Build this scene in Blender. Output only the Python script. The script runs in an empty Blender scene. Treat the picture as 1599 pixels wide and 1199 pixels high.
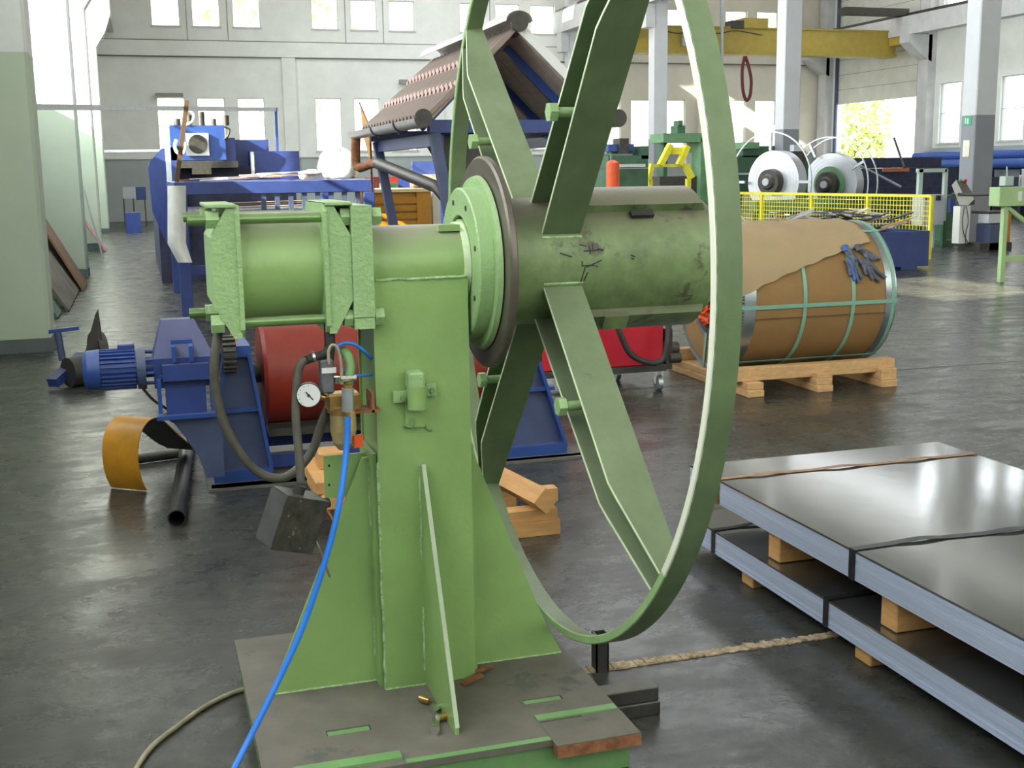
import bpy, math, random
from mathutils import Vector, Matrix
random.seed(7)
PI=math.pi; cos=math.cos; sin=math.sin
S=bpy.context.scene
COL=S.collection
# ------------------------------------------------------------------ camera
F=1850.0; YAW=math.radians(17.2064); PIT=math.radians(10.1468); ROLL=math.radians(0.8)
CAMP=Vector((0,0,1.6))
fw=Vector((sin(YAW)*cos(PIT),cos(YAW)*cos(PIT),-sin(PIT)))
rt0=Vector((cos(YAW),-sin(YAW),0)); up0=rt0.cross(fw)
rt=rt0*cos(ROLL)-up0*sin(ROLL); up=rt0*sin(ROLL)+up0*cos(ROLL)
cd=bpy.data.cameras.new('camera'); cam=bpy.data.objects.new('camera',cd); COL.objects.link(cam)
m=Matrix.Identity(4)
for i in range(3):
    m[i][0]=rt[i]; m[i][1]=up[i]; m[i][2]=-fw[i]; m[i][3]=CAMP[i]
cam.matrix_world=m
cd.sensor_width=36; cd.lens=F/1599*36; cd.clip_end=600
S.camera=cam
# measuring helpers: a point seen in the photograph at a known distance
def ray(u,v): return fw*F+rt*(u-799.5)-up*(v-599.5)
def at(u,v,Y): d=ray(u,v); return CAMP+d*(Y/d.y)
def az(u,v,z=0.0): d=ray(u,v); return CAMP+d*((z-1.6)/d.z)
def ax(u,v,X): d=ray(u,v); return CAMP+d*(X/d.x)
# ------------------------------------------------------------------ light
w=bpy.data.worlds.new('sky'); S.world=w; w.use_nodes=True
nt=w.node_tree; nt.nodes.clear()
tc=nt.nodes.new('ShaderNodeTexCoord'); sep=nt.nodes.new('ShaderNodeSeparateXYZ')
mr=nt.nodes.new('ShaderNodeMapRange'); mr.inputs[1].default_value=0.25; mr.inputs[2].default_value=0.9
rp=nt.nodes.new('ShaderNodeValToRGB')
rp.color_ramp.elements[0].color=(1.0,1.0,0.98,1); rp.color_ramp.elements[1].color=(0.62,0.78,1.0,1)
bg=nt.nodes.new('ShaderNodeBackground'); bg.inputs[1].default_value=2.9
wo=nt.nodes.new('ShaderNodeOutputWorld')
L=nt.links.new
L(tc.outputs['Generated'],sep.inputs[0]); L(sep.outputs[2],mr.inputs[0]); L(mr.outputs[0],rp.inputs[0]); L(rp.outputs[0],bg.inputs[0]); L(bg.outputs[0],wo.inputs[0])
sd=bpy.data.lights.new('sun','SUN'); sd.energy=32; sd.angle=0.01; sd.color=(1.0,0.93,0.78)
sun=bpy.data.objects.new('sun',sd); COL.objects.link(sun); sun.location=(-20,-5,14)
SUND=Vector((.86,.22,-.46)).normalized()
sun.rotation_euler=SUND.to_track_quat('-Z','Y').to_euler()
def area(name,loc,rot,sx,sy,e,c):
    l=bpy.data.lights.new(name,'AREA'); l.shape='RECTANGLE'; l.size=sx; l.size_y=sy; l.energy=e; l.color=c
    o=bpy.data.objects.new(name,l); COL.objects.link(o); o.location=loc; o.rotation_euler=rot; return o
# added fill lamps along the unseen left wall and under the closed roof
for y,ly,e in ((3.6,11.0,620),(16.3,7.0,700),(25.0,7.2,800),(33.3,7.0,1000)):
    area('window_daylight',(-2.3,y,5.7),(0,-math.pi/2,0),5.6,ly,e,(.90,.97,1.0))
area('roof_daylight',(6.8,28,10.3),(0,0,0),1.5,28,350,(.96,.98,1.0))
area('roof_daylight',(11.5,30,10.3),(0,0,0),2.0,26,800,(.92,.96,1.0))
area('roof_daylight',(24.2,37,10.3),(0,0,0),1.5,14,230,(.90,.95,1.0))
S.view_settings.view_transform='Standard'; S.view_settings.look='None'; S.view_settings.exposure=0.28; S.view_settings.gamma=1.0
S.view_settings.use_curve_mapping=False
# ------------------------------------------------------------------ materials
MATS={}
def mat(name,c,rough=.5,metal=0.0,var=.12,sc=6.0,bump=0.0,bsc=40.0,dust=0.0,dcol=(.26,.24,.20),c2=None,patch=None,stretch=None,spec=.5,alpha=None,trans=0,zsplit=None):
    if name in MATS: return MATS[name]
    M=bpy.data.materials.new(name); M.use_nodes=True; MATS[name]=M
    n=M.node_tree.nodes; l=M.node_tree.links.new; b=n['Principled BSDF']
    b.inputs['Roughness'].default_value=rough; b.inputs['Metallic'].default_value=metal
    b.inputs['Specular IOR Level'].default_value=spec
    g=n.new('ShaderNodeNewGeometry'); src=g.outputs['Position']
    if stretch:
        mp=n.new('ShaderNodeMapping'); mp.inputs['Scale'].default_value=stretch; l(src,mp.inputs[0]); src=mp.outputs[0]
    nz=n.new('ShaderNodeTexNoise'); nz.inputs['Scale'].default_value=sc; nz.inputs['Detail'].default_value=6; nz.inputs['Roughness'].default_value=.65; l(src,nz.inputs['Vector'])
    cr=n.new('ShaderNodeValToRGB'); e=cr.color_ramp.elements
    cc2=c2 if c2 else tuple(min(1,x*(1+var)) for x in c); cc1=tuple(x*(1-var) for x in c)
    e[0].position=.35; e[1].position=.68; e[0].color=(*cc1,1); e[1].color=(*cc2,1)
    l(nz.outputs[0],cr.inputs[0]); col=cr.outputs[0]
    def mix(fac,a,bc):
        mx=n.new('ShaderNodeMix'); mx.data_type='RGBA'
        if isinstance(fac,(int,float)): mx.inputs[0].default_value=fac
        else: l(fac,mx.inputs[0])
        l(a,mx.inputs[6])
        if isinstance(bc,tuple): mx.inputs[7].default_value=(*bc,1)
        else: l(bc,mx.inputs[7])
        return mx.outputs[2]
    if zsplit:       # painted dado: a second colour below a height
        sp=n.new('ShaderNodeSeparateXYZ'); l(g.outputs['Position'],sp.inputs[0])
        lt=n.new('ShaderNodeMath'); lt.operation='LESS_THAN'; lt.inputs[1].default_value=zsplit[0]; l(sp.outputs[2],lt.inputs[0])
        cr2=n.new('ShaderNodeValToRGB'); cr2.color_ramp.elements[0].position=.35; cr2.color_ramp.elements[1].position=.68
        cr2.color_ramp.elements[0].color=(*[x*.92 for x in zsplit[1]],1); cr2.color_ramp.elements[1].color=(*zsplit[1],1); l(nz.outputs[0],cr2.inputs[0])
        col=mix(lt.outputs[0],col,cr2.outputs[0])
    if patch:        # worn / stained patches: (colour, scale, threshold)
        pn=n.new('ShaderNodeTexNoise'); pn.inputs['Scale'].default_value=patch[1]; pn.inputs['Detail'].default_value=8; pn.inputs['Roughness'].default_value=.7; l(src,pn.inputs['Vector'])
        pr=n.new('ShaderNodeMapRange'); pr.inputs[1].default_value=patch[2]; pr.inputs[2].default_value=patch[2]+.06; l(pn.outputs[0],pr.inputs[0])
        col=mix(pr.outputs[0],col,patch[0])
    if dust:         # settled dirt on faces that point up
        sp=n.new('ShaderNodeSeparateXYZ'); l(g.outputs['Normal'],sp.inputs[0])
        dr=n.new('ShaderNodeMapRange'); dr.inputs[1].default_value=.30; dr.inputs[2].default_value=.88; dr.inputs[4].default_value=dust; l(sp.outputs[2],dr.inputs[0])
        dn=n.new('ShaderNodeMath'); dn.operation='MULTIPLY_ADD'; dn.inputs[1].default_value=1.2; dn.inputs[2].default_value=.3; l(nz.outputs[0],dn.inputs[0])
        dm=n.new('ShaderNodeMath'); dm.operation='MULTIPLY'; dm.use_clamp=True; l(dr.outputs[0],dm.inputs[0]); l(dn.outputs[0],dm.inputs[1])
        col=mix(dm.outputs[0],col,dcol)
    l(col,b.inputs['Base Color'])
    if bump:
        bn=n.new('ShaderNodeTexNoise'); bn.inputs['Scale'].default_value=bsc; bn.inputs['Detail'].default_value=4; l(src,bn.inputs['Vector'])
        bb=n.new('ShaderNodeBump'); bb.inputs['Strength'].default_value=bump; bb.inputs['Distance'].default_value=.01; l(bn.outputs[0],bb.inputs['Height']); l(bb.outputs[0],b.inputs['Normal'])
    if alpha is not None: b.inputs['Alpha'].default_value=alpha
    if trans: b.inputs['Transmission Weight'].default_value=trans
    return M
G=(.30,.46,.17)
green=mat('green paint',(.285,.44,.15),.34,0,.08,5,.10,60,dust=.9,dcol=(.27,.245,.20))
greenpl=mat('green paint on reel',(.155,.22,.105),.42,0,.16,7,.12,50,patch=((.09,.09,.06),9,.66),dust=.3)
greenman=mat('scuffed green paint on mandrel',(.19,.265,.11),.42,0,.26,9,.12,50,patch=((.09,.085,.05),6,.58),dust=1.0,dcol=(.16,.135,.105))
greenlt=mat('light green paint',(.33,.50,.22),.42,0,.06,8,.35,90,dust=.3,dcol=(.34,.36,.26))
weld=mat('green weld bead',(.38,.55,.26),.35,0,.3,60,.6,120)
edgem=mat('pale worn green edge',(.78,.88,.60),.4,0,.1,20)
edger=mat('bare bright steel edge',(.97,.97,.80),.45,.2,.03,20)  # highlight colour for the hoop's front edge
base_top=mat('dusty base plate',(.155,.138,.112),.7,0,.16,7,.1,40,patch=((.10,.10,.085),5,.60))
greenb=mat('green paint on base',(.17,.33,.12),.5,0,.12,8,.1,50)
rust=mat('rusty steel',(.30,.12,.05),.8,0,.45,25,.2,60)
brown=mat('dull brake disc steel',(.17,.145,.12),.38,.55,.15,10)
black=mat('black rubber',(.035,.033,.03),.55,0,.2,20)
dark=mat('dark oily steel',(.06,.055,.05),.5,.3,.3,15,dust=.4)
blueh=mat('blue air hose',(.03,.22,.80),.3,0,.03,10)
blue=mat('dark blue machine paint',(.030,.055,.22),.38,0,.15,6,.05,30,dust=.55,dcol=(.17,.15,.14))
blueb=mat('bright blue machine paint',(.025,.070,.28),.4,0,.12,6,.05,30,dust=.25,dcol=(.22,.22,.3))
blueg=mat('grey blue machine paint',(.065,.085,.17),.45,0,.12,6,dust=.4,dcol=(.2,.18,.17))
redm=mat('red drum paint',(.21,.018,.008),.45,0,.15,8,dust=.2,dcol=(.25,.06,.04))
redc=mat('bright red cart paint',(.50,.012,.03),.35,0,.1,8)
oran=mat('orange red paint',(.75,.10,.02),.4,0,.1,8)
yel=mat('ochre yellow painted sheet',(.50,.225,.012),.45,0,.12,10,patch=((.16,.08,.02),14,.68))
yelb=mat('bright yellow paint',(.82,.74,.04),.45,0,.08,10)
yelc=mat('crane yellow paint',(.45,.33,.06),.5,0,.08,4)
galv=mat('galvanised steel',(.50,.53,.56),.38,.75,.10,20)
chrome=mat('polished metal',(.72,.72,.72),.2,1,.05,20)
brass=mat('brass',(.62,.38,.14),.3,.9,.2,40)
amber=mat('amber plastic bowl',(.40,.30,.13),.18,0,.15,20,spec=.8)
wood=mat('fresh timber',(.62,.33,.12),.65,0,.16,5,.15,60,stretch=(1,1,6),patch=((.38,.17,.06),9,.68))
woodp=mat('pale timber',(.60,.36,.16),.65,0,.16,5,.1,60,stretch=(3,3,8))
sheett=mat('galvanised sheet face',(.32,.315,.295),.11,.9,.05,3,.02,8)
sheete=mat('cut sheet edges',(.58,.64,.84),.45,.3,.22,3,stretch=(1,.4,260))
strapm=mat('black steel strap',(.05,.05,.055),.35,.6,.3,20)
strapo=mat('rusty steel strap',(.35,.19,.09),.4,.5,.4,15)
card=mat('brown cardboard wrap',(.29,.165,.060),.75,0,.07,4)
paper=mat('kraft paper sheet',(.40,.29,.165),.8,0,.07,3,.2,6)
strapg=mat('green packing strap',(.22,.42,.32),.4,0,.05,10)
zinc=mat('zinc edge ring',(.42,.47,.50),.3,.85,.1,8)
white=mat('white paint',(.75,.76,.74),.5,0,.04,5)
wallm=mat('wall paint',(.82,.83,.79),.85,0,.05,1.2,.05,12,zsplit=(2.26,(.42,.46,.45)))
wallr=mat('warm wall paint',(.66,.62,.52),.85,0,.05,1.2,.05,12,zsplit=(2.26,(.30,.33,.32)))  # creamier tone for the right part of the back wall
pillm=mat('pillar paint',(.62,.64,.62),.8,0,.06,2,.06,14,zsplit=(2.72,(.43,.50,.39)))
colm=mat('column paint',(.60,.61,.64),.8,0,.04,2,zsplit=(2.62,(.27,.28,.31)))
conc=mat('white concrete beam',(.60,.60,.60),.8,0,.10,1.5)
seam=mat('dark seam',(.16,.15,.14),.8)
darkgrn=mat('dark green machine paint',(.045,.12,.07),.45,0,.25,3,dust=.5,dcol=(.15,.17,.14))
midgrn=mat('machine green paint',(.13,.27,.14),.45,0,.2,3,dust=.4,dcol=(.22,.26,.2))
palegrn=mat('pale green machine paint',(.36,.52,.26),.45,0,.08,5)
minty=mat('mint cabinet paint',(.42,.52,.47),.5,0,.05,4)
greyc=mat('grey cabinet paint',(.52,.55,.60),.45,0,.05,4)
gband=mat('wound strip edge',(.62,.63,.68),.35,.6,.05,4)
grime=mat('grimy plastic',(.055,.05,.035),.4,0,.5,22,.4,60,patch=((.24,.23,.18),26,.60))
glovem=mat('grey knitted glove',(.11,.12,.15),.85,0,.5,30,.4,150)
gloveb=mat('blue glove rubber',(.05,.14,.45),.6,0,.3,20)
roofm=mat('ribbed roof sheet',(.25,.185,.155),.4,.2,.08,6)
roofp=mat('pinkish roof step',(.42,.24,.21),.45,.1,.08,6)
under=mat('underside boards',(.55,.47,.38),.6,0,.15,5,stretch=(4,1,4))
plast=mat('white plastic sheeting',(.80,.80,.76),.5,0,.08,8,.5,14)
rubble=mat('crumbly joint filling',(.44,.33,.22),.9,0,.45,45,.9,60)
leafm=mat('sunlit foliage',(.42,.52,.20),.8,0,.3,3)
earth=mat('pale outdoor paving',(.62,.60,.52),.9)
bluep=mat('blue pipe plastic',(.05,.12,.42),.35,0,.1,4)
beamd=mat('dark blue steel stock',(.030,.035,.075),.6,0,.4,4)
pinkm=mat('pinkish steel',(.35,.14,.16),.6,0,.2,8)
cordm=mat('dirty beige cable',(.36,.31,.20),.6,0,.3,15)
# floor
def floor_mat():
    M=bpy.data.materials.new('worn grey screed'); M.use_nodes=True; n=M.node_tree.nodes; l=M.node_tree.links.new; b=n['Principled BSDF']
    g=n.new('ShaderNodeNewGeometry')
    def noise(s,d=8,r=.65,st=None):
        x=n.new('ShaderNodeTexNoise'); x.inputs['Scale'].default_value=s; x.inputs['Detail'].default_value=d; x.inputs['Roughness'].default_value=r
        if st:
            mp=n.new('ShaderNodeMapping'); mp.inputs['Scale'].default_value=st; l(g.outputs['Position'],mp.inputs[0]); l(mp.outputs[0],x.inputs['Vector'])
        else: l(g.outputs['Position'],x.inputs['Vector'])
        return x.outputs[0]
    a=noise(.9); c=noise(7,8,.7); sc=noise(3,10,.75,(.8,1.3,1))
    r=n.new('ShaderNodeValToRGB'); e=r.color_ramp.elements; e[0].position=.32; e[1].position=.7; e[0].color=(.036,.039,.037,1); e[1].color=(.076,.073,.063,1); l(a,r.inputs[0])
    r2=n.new('ShaderNodeValToRGB'); e=r2.color_ramp.elements; e[0].position=.3; e[1].position=.75; e[0].color=(.55,.53,.48,1); e[1].color=(1.35,1.32,1.28,1); l(c,r2.inputs[0])
    mx=n.new('ShaderNodeMix'); mx.data_type='RGBA'; mx.blend_type='MULTIPLY'; mx.inputs[0].default_value=1; l(r.outputs[0],mx.inputs[6]); l(r2.outputs[0],mx.inputs[7])
    l(mx.outputs[2],b.inputs['Base Color'])
    rr=n.new('ShaderNodeMapRange'); rr.inputs[1].default_value=.3; rr.inputs[2].default_value=.7; rr.inputs[3].default_value=.12; rr.inputs[4].default_value=.45; l(sc,rr.inputs[0]); l(rr.outputs[0],b.inputs['Roughness'])
    bb=n.new('ShaderNodeBump'); bb.inputs['Strength'].default_value=.30; bb.inputs['Distance'].default_value=.01; fb_=noise(9,7,.62); l(fb_,bb.inputs['Height']); l(bb.outputs[0],b.inputs['Normal'])
    b.inputs['Specular IOR Level'].default_value=.32
    return M
floorm=floor_mat()
def glass_mat():
    M=bpy.data.materials.new('window glass'); M.use_nodes=True; n=M.node_tree.nodes; l=M.node_tree.links.new
    for x in list(n):
        if x.type!='OUTPUT_MATERIAL': n.remove(x)
    o=[x for x in n if x.type=='OUTPUT_MATERIAL'][0]
    t=n.new('ShaderNodeBsdfTransparent'); t.inputs[0].default_value=(.97,.98,.93,1); gl=n.new('ShaderNodeBsdfGlossy'); gl.inputs[1].default_value=.05
    mx=n.new('ShaderNodeMixShader'); mx.inputs[0].default_value=.06; l(t.outputs[0],mx.inputs[1]); l(gl.outputs[0],mx.inputs[2]); l(mx.outputs[0],o.inputs[0])
    return M
glass=glass_mat()
# ------------------------------------------------------------------ mesh building
class MB:
    def __init__(s): s.v=[]; s.f=[]; s.sm=[]
    def add(s,vs,fs,smooth=False):
        o=len(s.v); s.v+= [Vector(x) for x in vs]; s.f+=[tuple(i+o for i in f) for f in fs]; s.sm+=[smooth]*len(fs); return s
    def box(s,x0,x1,y0,y1,z0,z1):
        if x0>x1:x0,x1=x1,x0
        if y0>y1:y0,y1=y1,y0
        if z0>z1:z0,z1=z1,z0
        v=[(x,y,z) for z in (z0,z1) for y in (y0,y1) for x in (x0,x1)]
        return s.add(v,[(0,2,3,1),(4,5,7,6),(0,1,5,4),(2,6,7,3),(0,4,6,2),(1,3,7,5)])
    def bbox(s,x0,x1,y0,y1,z0,z1,b=.004):   # box with chamfered edges
        if x0>x1:x0,x1=x1,x0
        if y0>y1:y0,y1=y1,y0
        if z0>z1:z0,z1=z1,z0
        import bmesh
        bm=bmesh.new(); vs=[bm.verts.new((x,y,z)) for z in (z0,z1) for y in (y0,y1) for x in (x0,x1)]
        for f in [(0,2,3,1),(4,5,7,6),(0,1,5,4),(2,6,7,3),(0,4,6,2),(1,3,7,5)]: bm.faces.new([vs[i] for i in f])
        bmesh.ops.bevel(bm,geom=bm.edges[:],offset=b,segments=1,affect='EDGES')
        bm.verts.index_update(); s.add([v.co.copy() for v in bm.verts],[[v.index for v in f.verts] for f in bm.faces]); bm.free(); return s
    def obox(s,c,size,R):                  # oriented box, R = Matrix 3x3
        c=Vector(c); hx,hy,hz=[a/2 for a in size]
        v=[c+R@Vector((x,y,z)) for z in (-hz,hz) for y in (-hy,hy) for x in (-hx,hx)]
        return s.add(v,[(0,2,3,1),(4,5,7,6),(0,1,5,4),(2,6,7,3),(0,4,6,2),(1,3,7,5)])
    def bar(s,p0,p1,wd,h,upv=(0,0,1)):       # rectangular bar between two points
        p0=Vector(p0);p1=Vector(p1); d=(p1-p0); ln=d.length; d.normalize(); u=Vector(upv); x=d.cross(u)
        if x.length<1e-4: x=d.cross(Vector((1,0,0)))
        x.normalize(); u=x.cross(d)
        R=Matrix((x,d,u)).transposed(); return s.obox((p0+p1)/2,(wd,ln,h),R)
    def tube(s,pts,r,n=10,cap=True,r2=None):
        pts=[Vector(p) for p in pts]; rings=[]; k=len(pts); pv=None
        for i,p in enumerate(pts):
            d=(pts[min(i+1,k-1)]-pts[max(i-1,0)]).normalized()
            if pv is None: a=d.cross(Vector((0,0,1)));  a=a if a.length>.05 else d.cross(Vector((1,0,0)))
            else: a=pv-d*pv.dot(d)
            a.normalize(); pv=a; b=d.cross(a)
            rr=r if not r2 else r+(r2-r)*i/(k-1)
            rings.append([p+(a*cos(2*PI*j/n)+b*sin(2*PI*j/n))*rr for j in range(n)])
        vs=[q for rg in rings for q in rg]; fs=[]
        for i in range(k-1):
            for j in range(n): fs.append((i*n+j,i*n+(j+1)%n,(i+1)*n+(j+1)%n,(i+1)*n+j))
        s.add(vs,fs,n>6)
        if cap: s.add(rings[0],[tuple(range(n))[::-1]]); s.add(rings[-1],[tuple(range(n))])
        return s
    def cyl(s,p0,p1,r,n=24,r2=None): return s.tube([p0,p1],r,n,True,r2)
    def lathe(s,o,axis,prof,n=48,a0=0,a1=2*PI):   # prof: list of (t along axis, radius); closed outline
        o=Vector(o); axis=Vector(axis).normalized(); b=axis.cross(Vector((0,0,1)))
        if b.length<.05: b=Vector((1,0,0))
        b.normalize(); c=b.cross(axis); full=abs(a1-a0-2*PI)<1e-6; m_=n if full else n+1
        k=len(prof); vs=[]
        for j in range(m_):
            a=a0+(a1-a0)*j/n; d=b*cos(a)+c*sin(a)
            vs+=[o+axis*t+d*r for t,r in prof]
        fs=[];
        for j in range(n):
            j2=(j+1)%m_
            for i in range(k):
                i2=(i+1)%k; fs.append((j*k+i,j*k+i2,j2*k+i2,j2*k+i))
        # separate verts per profile segment so edges stay sharp
        for i in range(k):
            i2=(i+1)%k; vv=[];ff=[]
            if prof[i][1]<1e-6 and prof[i2][1]<1e-6: continue
            for j in range(m_): vv+=[vs[j*k+i],vs[j*k+i2]]
            for j in range(n):
                j2=(j+1)%m_; ff.append((2*j,2*j+1,2*j2+1,2*j2))
            s.add(vv,ff,True)
        if not full:
            s.add(vs[:k],[tuple(range(k))]); s.add(vs[-k:],[tuple(range(k))[::-1]])
        return s
    def prism(s,poly,fn,a,b):              # poly 2d points, fn(p,q,t)->3d, extruded t=a..b
        k=len(poly); v=[Vector(fn(p,q,a)) for p,q in poly]+[Vector(fn(p,q,b)) for p,q in poly]
        s.add(v,[tuple(range(k))[::-1],tuple(range(k,2*k))]+[(i,(i+1)%k,k+(i+1)%k,k+i) for i in range(k)]); return s
    def sheet(s,grid,th,smooth=True):      # grid[i][j] points -> thick sheet
        R=len(grid);C_=len(grid[0]); G_=[[Vector(p) for p in row] for row in grid]
        nr=[[None]*C_ for _ in range(R)]
        for i in range(R):
            for j in range(C_):
                a=G_[min(i+1,R-1)][j]-G_[max(i-1,0)][j]; b=G_[i][min(j+1,C_-1)]-G_[i][max(j-1,0)]
                x=a.cross(b); nr[i][j]=x.normalized() if x.length>1e-9 else Vector((0,0,1))
        top=[G_[i][j]+nr[i][j]*th/2 for i in range(R) for j in range(C_)]; bot=[G_[i][j]-nr[i][j]*th/2 for i in range(R) for j in range(C_)]
        fs=[];N=R*C_
        for i in range(R-1):
            for j in range(C_-1):
                a=i*C_+j; fs.append((a,a+C_,a+C_+1,a+1)); fs.append((N+a,N+a+1,N+a+C_+1,N+a+C_))
        s.add(top+bot,fs,smooth); ed=[]
        bl=[i*C_ for i in range(R)]; br=[i*C_+C_-1 for i in range(R)]; tp=list(range(C_)); bt=[(R-1)*C_+j for j in range(C_)]
        vv=top+bot
        for line in (bl,br,tp,bt):
            for q in range(len(line)-1):
                s.add([vv[line[q]],vv[line[q+1]],vv[N+line[q+1]],vv[N+line[q]]],[(0,1,2,3)])
        return s
    def build(s,name,mt,parent=None,label=None,kind=None,cat=None,group=None,flip=True):
        off=Vector((0,0,0))
        if parent is not None: off=Vector(parent['_o'])
        me=bpy.data.meshes.new(name)
        if parent is None:
            # put the origin at the thing's base
            xs=[v.x for v in s.v];ys=[v.y for v in s.v];zs=[v.z for v in s.v]
            off=Vector(((min(xs)+max(xs))/2,(min(ys)+max(ys))/2,min(zs)))
        me.from_pydata([v-off for v in s.v],[],s.f)
        me.polygons.foreach_set('use_smooth',s.sm); me.materials.append(mt)
        me.validate()
        import bmesh
        bm=bmesh.new(); bm.from_mesh(me); bmesh.ops.remove_doubles(bm,verts=[v for v in bm.verts],dist=1e-6) if False else None
        bmesh.ops.recalc_face_normals(bm,faces=bm.faces[:]); bm.to_mesh(me); bm.free()
        o=bpy.data.objects.new(name,me); COL.objects.link(o)
        if parent is not None: o.parent=parent
        else: o.location=off
        o['_o']=tuple(off)
        if label:o['label']=label
        if kind:o['kind']=kind
        if cat:o['category']=cat
        if group:o['group']=group
        return o
def build_each(s,name,mt,parent=None,labels=None,cat=None,group=None):
    par={}
    def find(x):
        while par[x]!=x: par[x]=par[par[x]]; x=par[x]
        return x
    key=[(round(v.x,4),round(v.y,4),round(v.z,4)) for v in s.v]
    for k in key: par.setdefault(k,k)
    for f in s.f:
        a=find(key[f[0]])
        for i in f[1:]:
            b=find(key[i])
            if a!=b: par[b]=a
    comp={}
    for fi,f in enumerate(s.f): comp.setdefault(find(key[f[0]]),[]).append(fi)
    out=[]
    for c in comp.values():
        m_=MB(); mp={}
        for fi in c:
            for i in s.f[fi]:
                if i not in mp: mp[i]=len(m_.v); m_.v.append(s.v[i])
            m_.f.append(tuple(mp[i] for i in s.f[fi])); m_.sm.append(s.sm[fi])
        o=m_.build(name,mt,parent,cat=cat,group=group)
        if labels: o['label']=labels[min(len(out),len(labels)-1)]
        out.append(o)
    return out
MB.build_each=build_each
def thing(name,label,cat,loc,group=None,kind=None):
    o=bpy.data.objects.new(name,None); COL.objects.link(o); o.location=loc; o.empty_display_size=.1
    o['_o']=tuple(loc)
    if label:o['label']=label
    if cat:o['category']=cat
    if group:o['group']=group
    if kind:o['kind']=kind
    return o
def prect(mb,u0,v0,u1,v1,Y,d):             # box whose front face at distance Y spans these photo bounds
    vm=(v0+v1)/2; um=(u0+u1)/2
    mb.box(at(u0,vm,Y).x,at(u1,vm,Y).x,Y,Y+d,at(um,v1,Y).z,at(um,v0,Y).z); return mb
def ground(mb):
    zb=min(v.z for v in mb.v)
    for v in mb.v:
        if v.z<zb+1e-5: v.z=0.0
    return mb
def smoothpts(pts,n=6):                    # Catmull-Rom
    P=[Vector(p) for p in pts]; out=[]
    for i in range(len(P)-1):
        p0=P[max(i-1,0)];p1=P[i];p2=P[i+1];p3=P[min(i+2,len(P)-1)]
        for k in range(n):
            t=k/n; out.append(.5*((2*p1)+(p2-p0)*t+(2*p0-5*p1+4*p2-p3)*t*t+(3*p1-p0-3*p2+p3)*t**3))
    out.append(P[-1]); return out
def hexnut(mb,p0,p1,r): mb.tube([p0,p1],r,6)

# ================================================================== STRUCTURE
YB=46.2; XR=28.6; XL=-2.4
MB().box(XL,XR+.4,-5,YB+.3,-.2,0).build('floor',floorm,kind='structure')
MB().box(-120,160,-60,180,-.6,-.25).build('ground_outside',earth,kind='structure')
# ceiling with cross beams and a gap added to throw a sun patch
c=MB()
c.box(XL-.3,9.5,-5.3,YB+.3,10.6,10.9).box(12.8,XR+.4,-5.3,YB+.3,10.6,10.9).box(9.5,12.8,-5.3,42.2,10.6,10.9).box(9.5,12.8,43.5,YB+.3,10.6,10.9)
for y in range(-3,46,3): c.box(XL,XR,y,y+.15,10.35,10.6)
c.build('ceiling',conc,kind='structure')
# back wall with window openings
lowx=[.88,2.31,3.76,6.65,8.13,9.6,12.4,13.85,15.3,18.15,19.6,21.05,23.85,25.3]
WW=1.0; zl0,zl1=2.48,4.45; zu0,zu1=6.98,8.08
def wall_open(name,mt,fn,a0,a1,z0,z1,t,rects):
    # vertical strips around rect openings [(a,b,za,zb)...]; fn(a,t,z)
    mb=MB(); ed=sorted(set([a0,a1]+[r[0] for r in rects]+[r[1] for r in rects]))
    for i in range(len(ed)-1):
        e0,e1=ed[i],ed[i+1]; mid=(e0+e1)/2
        hs=sorted([(r[2],r[3]) for r in rects if r[0]<mid<r[1]]); z=z0
        segs=[]
        for h in hs:
            if h[0]>z: segs.append((z,h[0]))
            z=h[1]
        segs.append((z,z1))
        for s0,s1 in segs:
            p=fn(e0,0,s0); q=fn(e1,t,s1); mb.box(p[0],q[0],p[1],q[1],p[2],q[2])
    return mb.build(name,mt,kind='structure')
rects=[]
for x in lowx: rects+= [(x,x+WW,zl0,zl1),(x,x+WW,zu0,zu1)]
wall_open('wall_back',wallm,lambda a,t,z:(a,YB+t,z),XL,16.7,0,10.6,.3,[r for r in rects if r[0]<16])
wall_open('wall_back',wallr,lambda a,t,z:(a,YB+t,z),16.7,XR+.4,0,10.6,.3,[r for r in rects if r[0]>16])
nw=[0]
def window(fn,a0,a1,z0,z1,bar=True):
    nw[0]+=1; p=fn((a0+a1)/2,.12,z0)
    r=thing('window_%d'%nw[0],None,None,p,kind='structure'); f=MB(); w_=.03
    def bx(mb,a,b,t0,t1,za,zb): P=fn(a,t0,za);Q=fn(b,t1,zb); mb.box(P[0],Q[0],P[1],Q[1],P[2],Q[2])
    bx(f,a0,a0+w_,.08,.15,z0,z1); bx(f,a1-w_,a1,.08,.15,z0,z1); bx(f,a0,a1,.08,.15,z0,z0+w_); bx(f,a0,a1,.08,.15,z1-w_,z1)
    zm=(z0+z1)/2
    if bar: bx(f,a0,a1,.08,.15,zm-.012,zm+.012)
    f.build('window_frame',greyc,r)
    for za,zb in (((z0,zm),(zm,z1)) if bar else ((z0,z1),)):
        g=MB(); bx(g,a0+w_,a1-w_,.11,.118,za+.03,zb-.03); g.build('pane',glass,r)
    s=MB(); bx(s,a0-.04,a1+.04,-.05,.1,z0-.05,z0-.001); s.build('window_sill',conc,r)
fb=lambda a,t,z:(a,YB+t,z)
for x in lowx: window(fb,x,x+WW,zl0,zl1); window(fb,x,x+WW,zu0,zu1,False)
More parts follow.
